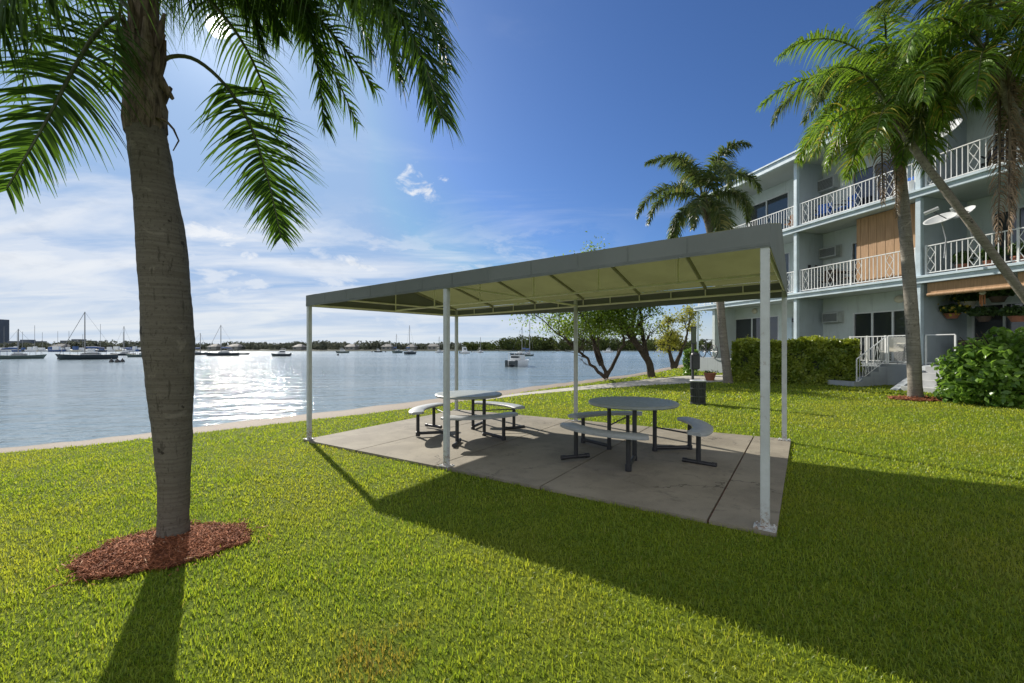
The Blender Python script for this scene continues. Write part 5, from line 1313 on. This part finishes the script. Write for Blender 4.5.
def hang(u, y, ztop, ln, r_, m, lab, pot='darkwood', n=500, fl_=None, dangle=.3):
    c = W3(u, y, ztop-ln); root = potplant(c, r_, .3, n, .10, m, lab, pot, .16, 'hanging plant', 'hanging plants in the ground floor patio', r_*2.1, 'hanging_plant')
    for k in range(3):
        a = k*2.09; mb = MB(); mb.tube([(r_*math.cos(a), r_*math.sin(a), .15), (0, 0, ln*.75), (0, 0, ln)], .005, 4); mb.build('hanger', M['chain'], root)
    if fl_:
        rs = np.random.RandomState(2); d_ = rs.randn(60, 3); d_ /= np.linalg.norm(d_, axis=1)[:, None]
        leaves('foliage', d_*np.array([r_*2, r_*2, .3])+np.array([0, 0, .35]), d_, .09, M[fl_], root, 4, .9)  # these pieces are the basket's yellow blossoms, not leaves
zc = ZF[1]-SLB-.01
u, z = pl(952, 306, 1.0); hang(u, 1.0, zc, 1.1, .2, 'potleaf', 'hanging basket of yellow blossoms near the blue column', 'terracotta', 900, 'blossom')
u, z = pl(968, 300, 1.2); hang(u, 1.2, zc, .75, .2, 'potleaf', 'hanging basket of dark leaves in the middle of the patio', 'cream', 900)
u, z = pl(984, 310, .9); hang(u, .9, zc, 1.25, .17, 'potleaf', 'low trailing basket beside the wind chime', 'darkwood', 1100)
u, z = pl(998, 298, .9); hang(u, .9, zc, .7, .2, 'potleaf', 'flat wide fern basket right of the wind chime', 'darkwood', 900)
u, z = pl(1018, 318, .7); hang(u, .7, zc, 1.3, .2, 'potleaf', 'lowest fern basket at the right end of the patio', 'terracotta', 900)
u, z = pl(982.5, 290, .35)
r = empty('wind_chime', tuple(W3(u, .35, zc-.15)), 0, 'pale and orange carved wind chime hanging below the bamboo blind', 'wind chime')
mb = MB(); mb.tube([(0, 0, .14), (0, 0, 0)], .004, 4); mb.lathe((0, 0, -.35), [(.03, 0), (.075, .05), (.05, .12), (.08, .18), (.05, .26), (.07, .31), (.02, .35)], 12); mb.build('figure', M['cream'], r, smooth=True)
for k in range(5):
    a = k*1.257; mb = MB(); mb.tube([(.05*math.cos(a), .05*math.sin(a), -.35), (.05*math.cos(a), .05*math.sin(a), -.62-.05*(k % 2))], .014, 8); mb.build('chime_tube', M['orange'], r)
for i, (u, y, lab) in enumerate(((10.1, .35, 'leafy pot behind the railing nearest the blue column'), (10.7, .4, 'leafy pot under the left satellite dish'), (11.3, .35, 'leafy pot left of the leaning trunk'), (12.0, .4, 'leafy pot right of the leaning trunk'))):
    potplant(W3(u, y, ZF[1]), .16, .42, 420, .10, 'potleaf', lab+' on the middle balcony', grp='pot plants on the middle balcony')
p = ground(938, 386); potplant(W3(ue-.25, -.55, ZF[0]-.40), .13, .35, 160, .12, 'potleaf', 'terracotta pot with a small plant on the patio steps', ph=.2)
potplant(W3(ue-.15, -.2, ZF[0]-.02), .12, .4, 300, .11, 'potleaf', 'small leafy pot at the top of the patio steps', 'darkwood', ph=.2)
p = ground(710, 380.5); potplant(Vector((p.x, p.y, p.z)), .24, .12, 40, .08, 'potleaf', 'wide terracotta planter at the building corner below the bicycle', ph=.32)
# tall white cabinet and sideboard inside the right patio
btop('cabinet', 'white', BAY[2]+2.0, 1.72, ZF[0], lambda q: q.span((-.3, -.22, 0), (.3, .22, 1.7)), 'tall white cabinet against the back wall of the plant patio', 'cabinet', bevel=.01)
btop('sideboard', 'darkwood', BAY[2]+1.0, .9, ZF[0], lambda q: (q.span((-.45, -.2, .62), (.45, .2, .78)), q.span((-.4, -.17, 0), (-.34, .17, .62)), q.span((.34, -.17, 0), (.4, .17, .62))), 'low dark bench table beneath the hanging flower basket', 'sideboard', bevel=.01)

# bicycle on the end of the patio
def bicycle():
    c = at(708, 357.5, 22.6); r = empty('bicycle', (c.x, c.y, ZF[0]), -1.45, 'dark bicycle parked on the raised patio end beside the wall', 'bicycle')
    R_ = .33; Z = R_+.01
    for x in (-.52, .52):
        mb = MB(); mb.tube([(x+R_*math.cos(t), 0, Z+R_*math.sin(t)) for t in [2*math.pi*i/28 for i in range(29)]], .022, 8, cap=False); w_ = mb.build('wheel', M['black'], r, smooth=True)
        mb = MB(); mb.tube([(x+.3*math.cos(t), 0, Z+.3*math.sin(t)) for t in [2*math.pi*i/28 for i in range(29)]], .009, 6, cap=False)
        for i in range(14): a = 2*math.pi*i/14; mb.tube([(x, 0, Z), (x+.3*math.cos(a), 0, Z+.3*math.sin(a))], .003, 3)
        mb.build('rim', M['chain'], w_)
    bb = Vector((-.08, 0, .28)); st = Vector((-.2, 0, .80)); hd = Vector((.33, 0, .78)); hb_ = Vector((.36, 0, .68)); ra = Vector((-.52, 0, Z)); fa = Vector((.52, 0, Z))
    mb = MB()
    for a, b_ in ((bb, st), (st, hd), (bb, hb_), (bb, ra), (st, ra), (hd+Vector((-.02, 0, .08)), hb_), (hb_, fa)): mb.tube([a, b_], .018, 6)
    mb.build('frame', M['black'], r, smooth=True)
    mb = MB(); mb.tube([st, st+Vector((-.03, 0, .12))], .013, 6); mb.box(st+Vector((-.04, 0, .14)), (.26, .13, .05)); mb.build('saddle', M['black'], r, bevel=.01)
    mb = MB(); mb.tube([hd, hd+Vector((-.01, 0, .16))], .014, 6); mb.tube([hd+Vector((-.08, -.28, .2)), hd+Vector((0, -.1, .17)), hd+Vector((0, .1, .17)), hd+Vector((-.08, .28, .2))], .014, 6); mb.build('handlebar', M['chain'], r, smooth=True)
    mb = MB()
    for s in (-1, 1): mb.tube([bb+Vector((0, s*.04, 0)), bb+Vector((s*.1, s*.07, -s*.12))], .01, 5); mb.box(bb+Vector((s*.1, s*.12, -s*.12)), (.09, .08, .02))
    mb.build('pedals', M['black'], r)
bicycle()
# low white garden rail between corner and palm
# ------------------------------------------------------------------ grass blades
def inpoly(X, Y, poly):
    c = np.zeros(len(X), bool); n = len(poly)
    for i in range(n):
        x1, y1 = poly[i]; x2, y2 = poly[(i+1) % n]
        cond = ((y1 > Y) != (y2 > Y)) & (X < (x2-x1)*(Y-y1)/((y2-y1) or 1e-9)+x1); c ^= cond
    return c
sh = [(p.x, p.y) for p in E1]; lawn_poly = sh+[(sh[-1][0], -10), (sh[0][0], -10)]
bp_poly = [tuple(W3(a, b_, 0).xy) for a, b_ in ((-1.4, -.02), (18, -.02), (18, 9), (-1.4, 9))]
def blades(name, y0, y1, dens, L, wd, seed, xk=1.5, xpad=1.2, seg=2, low=0.):
    rs = np.random.RandomState(seed); ym = (y0+y1)/2; n = int(dens*(y1-y0)*2*(xk*ym+xpad))
    Y = y0+(y1-y0)*rs.rand(n); X = (rs.rand(n)*2-1)*(xk*Y+xpad); 
    clump = .5+.5*np.sin(X*9+3*np.sin(Y*7))*np.sin(Y*8+2*np.sin(X*5)); ok = rs.rand(n) < .62+.38*clump
    ok &= inpoly(X, Y, lawn_poly) & ~inpoly(X, Y, slab_poly) & ~inpoly(X, Y, path_poly) & ~inpoly(X, Y, bp_poly)
    for (c, rx, ry, rot, sd_) in mulch_polys:
        dx_, dy_ = X-c[0], Y-c[1]; u = (dx_*math.cos(rot)+dy_*math.sin(rot))/rx; v = (-dx_*math.sin(rot)+dy_*math.cos(rot))/ry
        a = np.arctan2(v, u); wob = 1+.05*np.sin(a*3+sd_)+.04*np.sin(a*7+2*sd_)+.04*np.sin(a*13)
        ok &= np.hypot(u, v) > wob*(.80+.28*rs.rand(n))
    X, Y = X[ok], Y[ok]; n = len(X); Z = .0196*X-.032
    yaw = rs.rand(n)*2*np.pi; lean = .25+.95*rs.rand(n); gN = np.random.RandomState(9).rand(64, 64)
    def vn(sc_):
        a = (X*sc_) % 64; b2 = (Y*sc_) % 64; i0 = a.astype(int); j0 = b2.astype(int); fa = a-i0; fb = b2-j0; fa = fa*fa*(3-2*fa); fb = fb*fb*(3-2*fb); i1 = (i0+1) % 64; j1 = (j0+1) % 64
        return (gN[i0, j0]*(1-fa)+gN[i1, j0]*fa)*(1-fb)+(gN[i0, j1]*(1-fa)+gN[i1, j1]*fa)*fb
    tuft = .45*vn(2.1)+.35*vn(6.3)+.3*vn(17.); H = L*(.45+.65*rs.rand(n))*(.65+.75*tuft); w_ = wd*(.6+.7*rs.rand(n))
    dh = np.stack([np.cos(yaw), np.sin(yaw), 0*yaw], 1); up = np.array([0, 0, 1.]); ty = yaw+np.pi/2+rs.randn(n)*.5
    S = np.stack([np.cos(ty), np.sin(ty), 0*ty], 1); B = np.stack([X, Y, Z], 1)
    cols = []; cur = B; ang_ = lean*.35
    for j in range(seg+1):
        wj = w_*(1, .9, .0)[j] if seg == 2 else w_*(1, .75, 0)[j]
        if j < seg: cols += [cur-S*wj[:, None]*.5, cur+S*wj[:, None]*.5]
        else: cols += [cur]
        cur = cur+(dh*np.sin(ang_)[:, None]+up*np.cos(ang_)[:, None])*(H/seg)[:, None]; ang_ = np.minimum(ang_+lean*.9, 1.85)
    arr = np.stack(cols, 1).reshape(-1, 3); b_ = np.arange(n)[:, None]*5
    q = (b_+np.array([0, 1, 3, 2])); t = (b_+np.array([2, 3, 4]))
    tint = np.repeat(rs.rand(n), 5)
    return arr, q, t, tint
def grass():
    A = []; Q = []; T = []; TI = []; off = 0
    for args in (('g', 1.35, 2.6, 7000, .043, .0052, 1), ('g', 2.6, 4.2, 4800, .043, .0062, 2), ('g', 4.2, 7.0, 2200, .042, .0092, 3), ('g', 7.0, 11., 900, .042, .015, 4), ('g', 11., 18., 260, .055, .030, 5, 1.3), ('g', 18., 32., 80, .06, .06, 6, 1.0)):
        a, q, t, ti = blades(*args); A.append(a); Q.append(q+off); T.append(t+off); TI.append(ti); off += len(a)
    o = npmesh('grass', np.concatenate(A), [np.concatenate(Q), np.concatenate(T)], M['blade'], None, None, np.concatenate(TI))
    tag(o, 'short bright green grass of the lawn around slab and palms', 'grass', None, 'stuff')
grass()
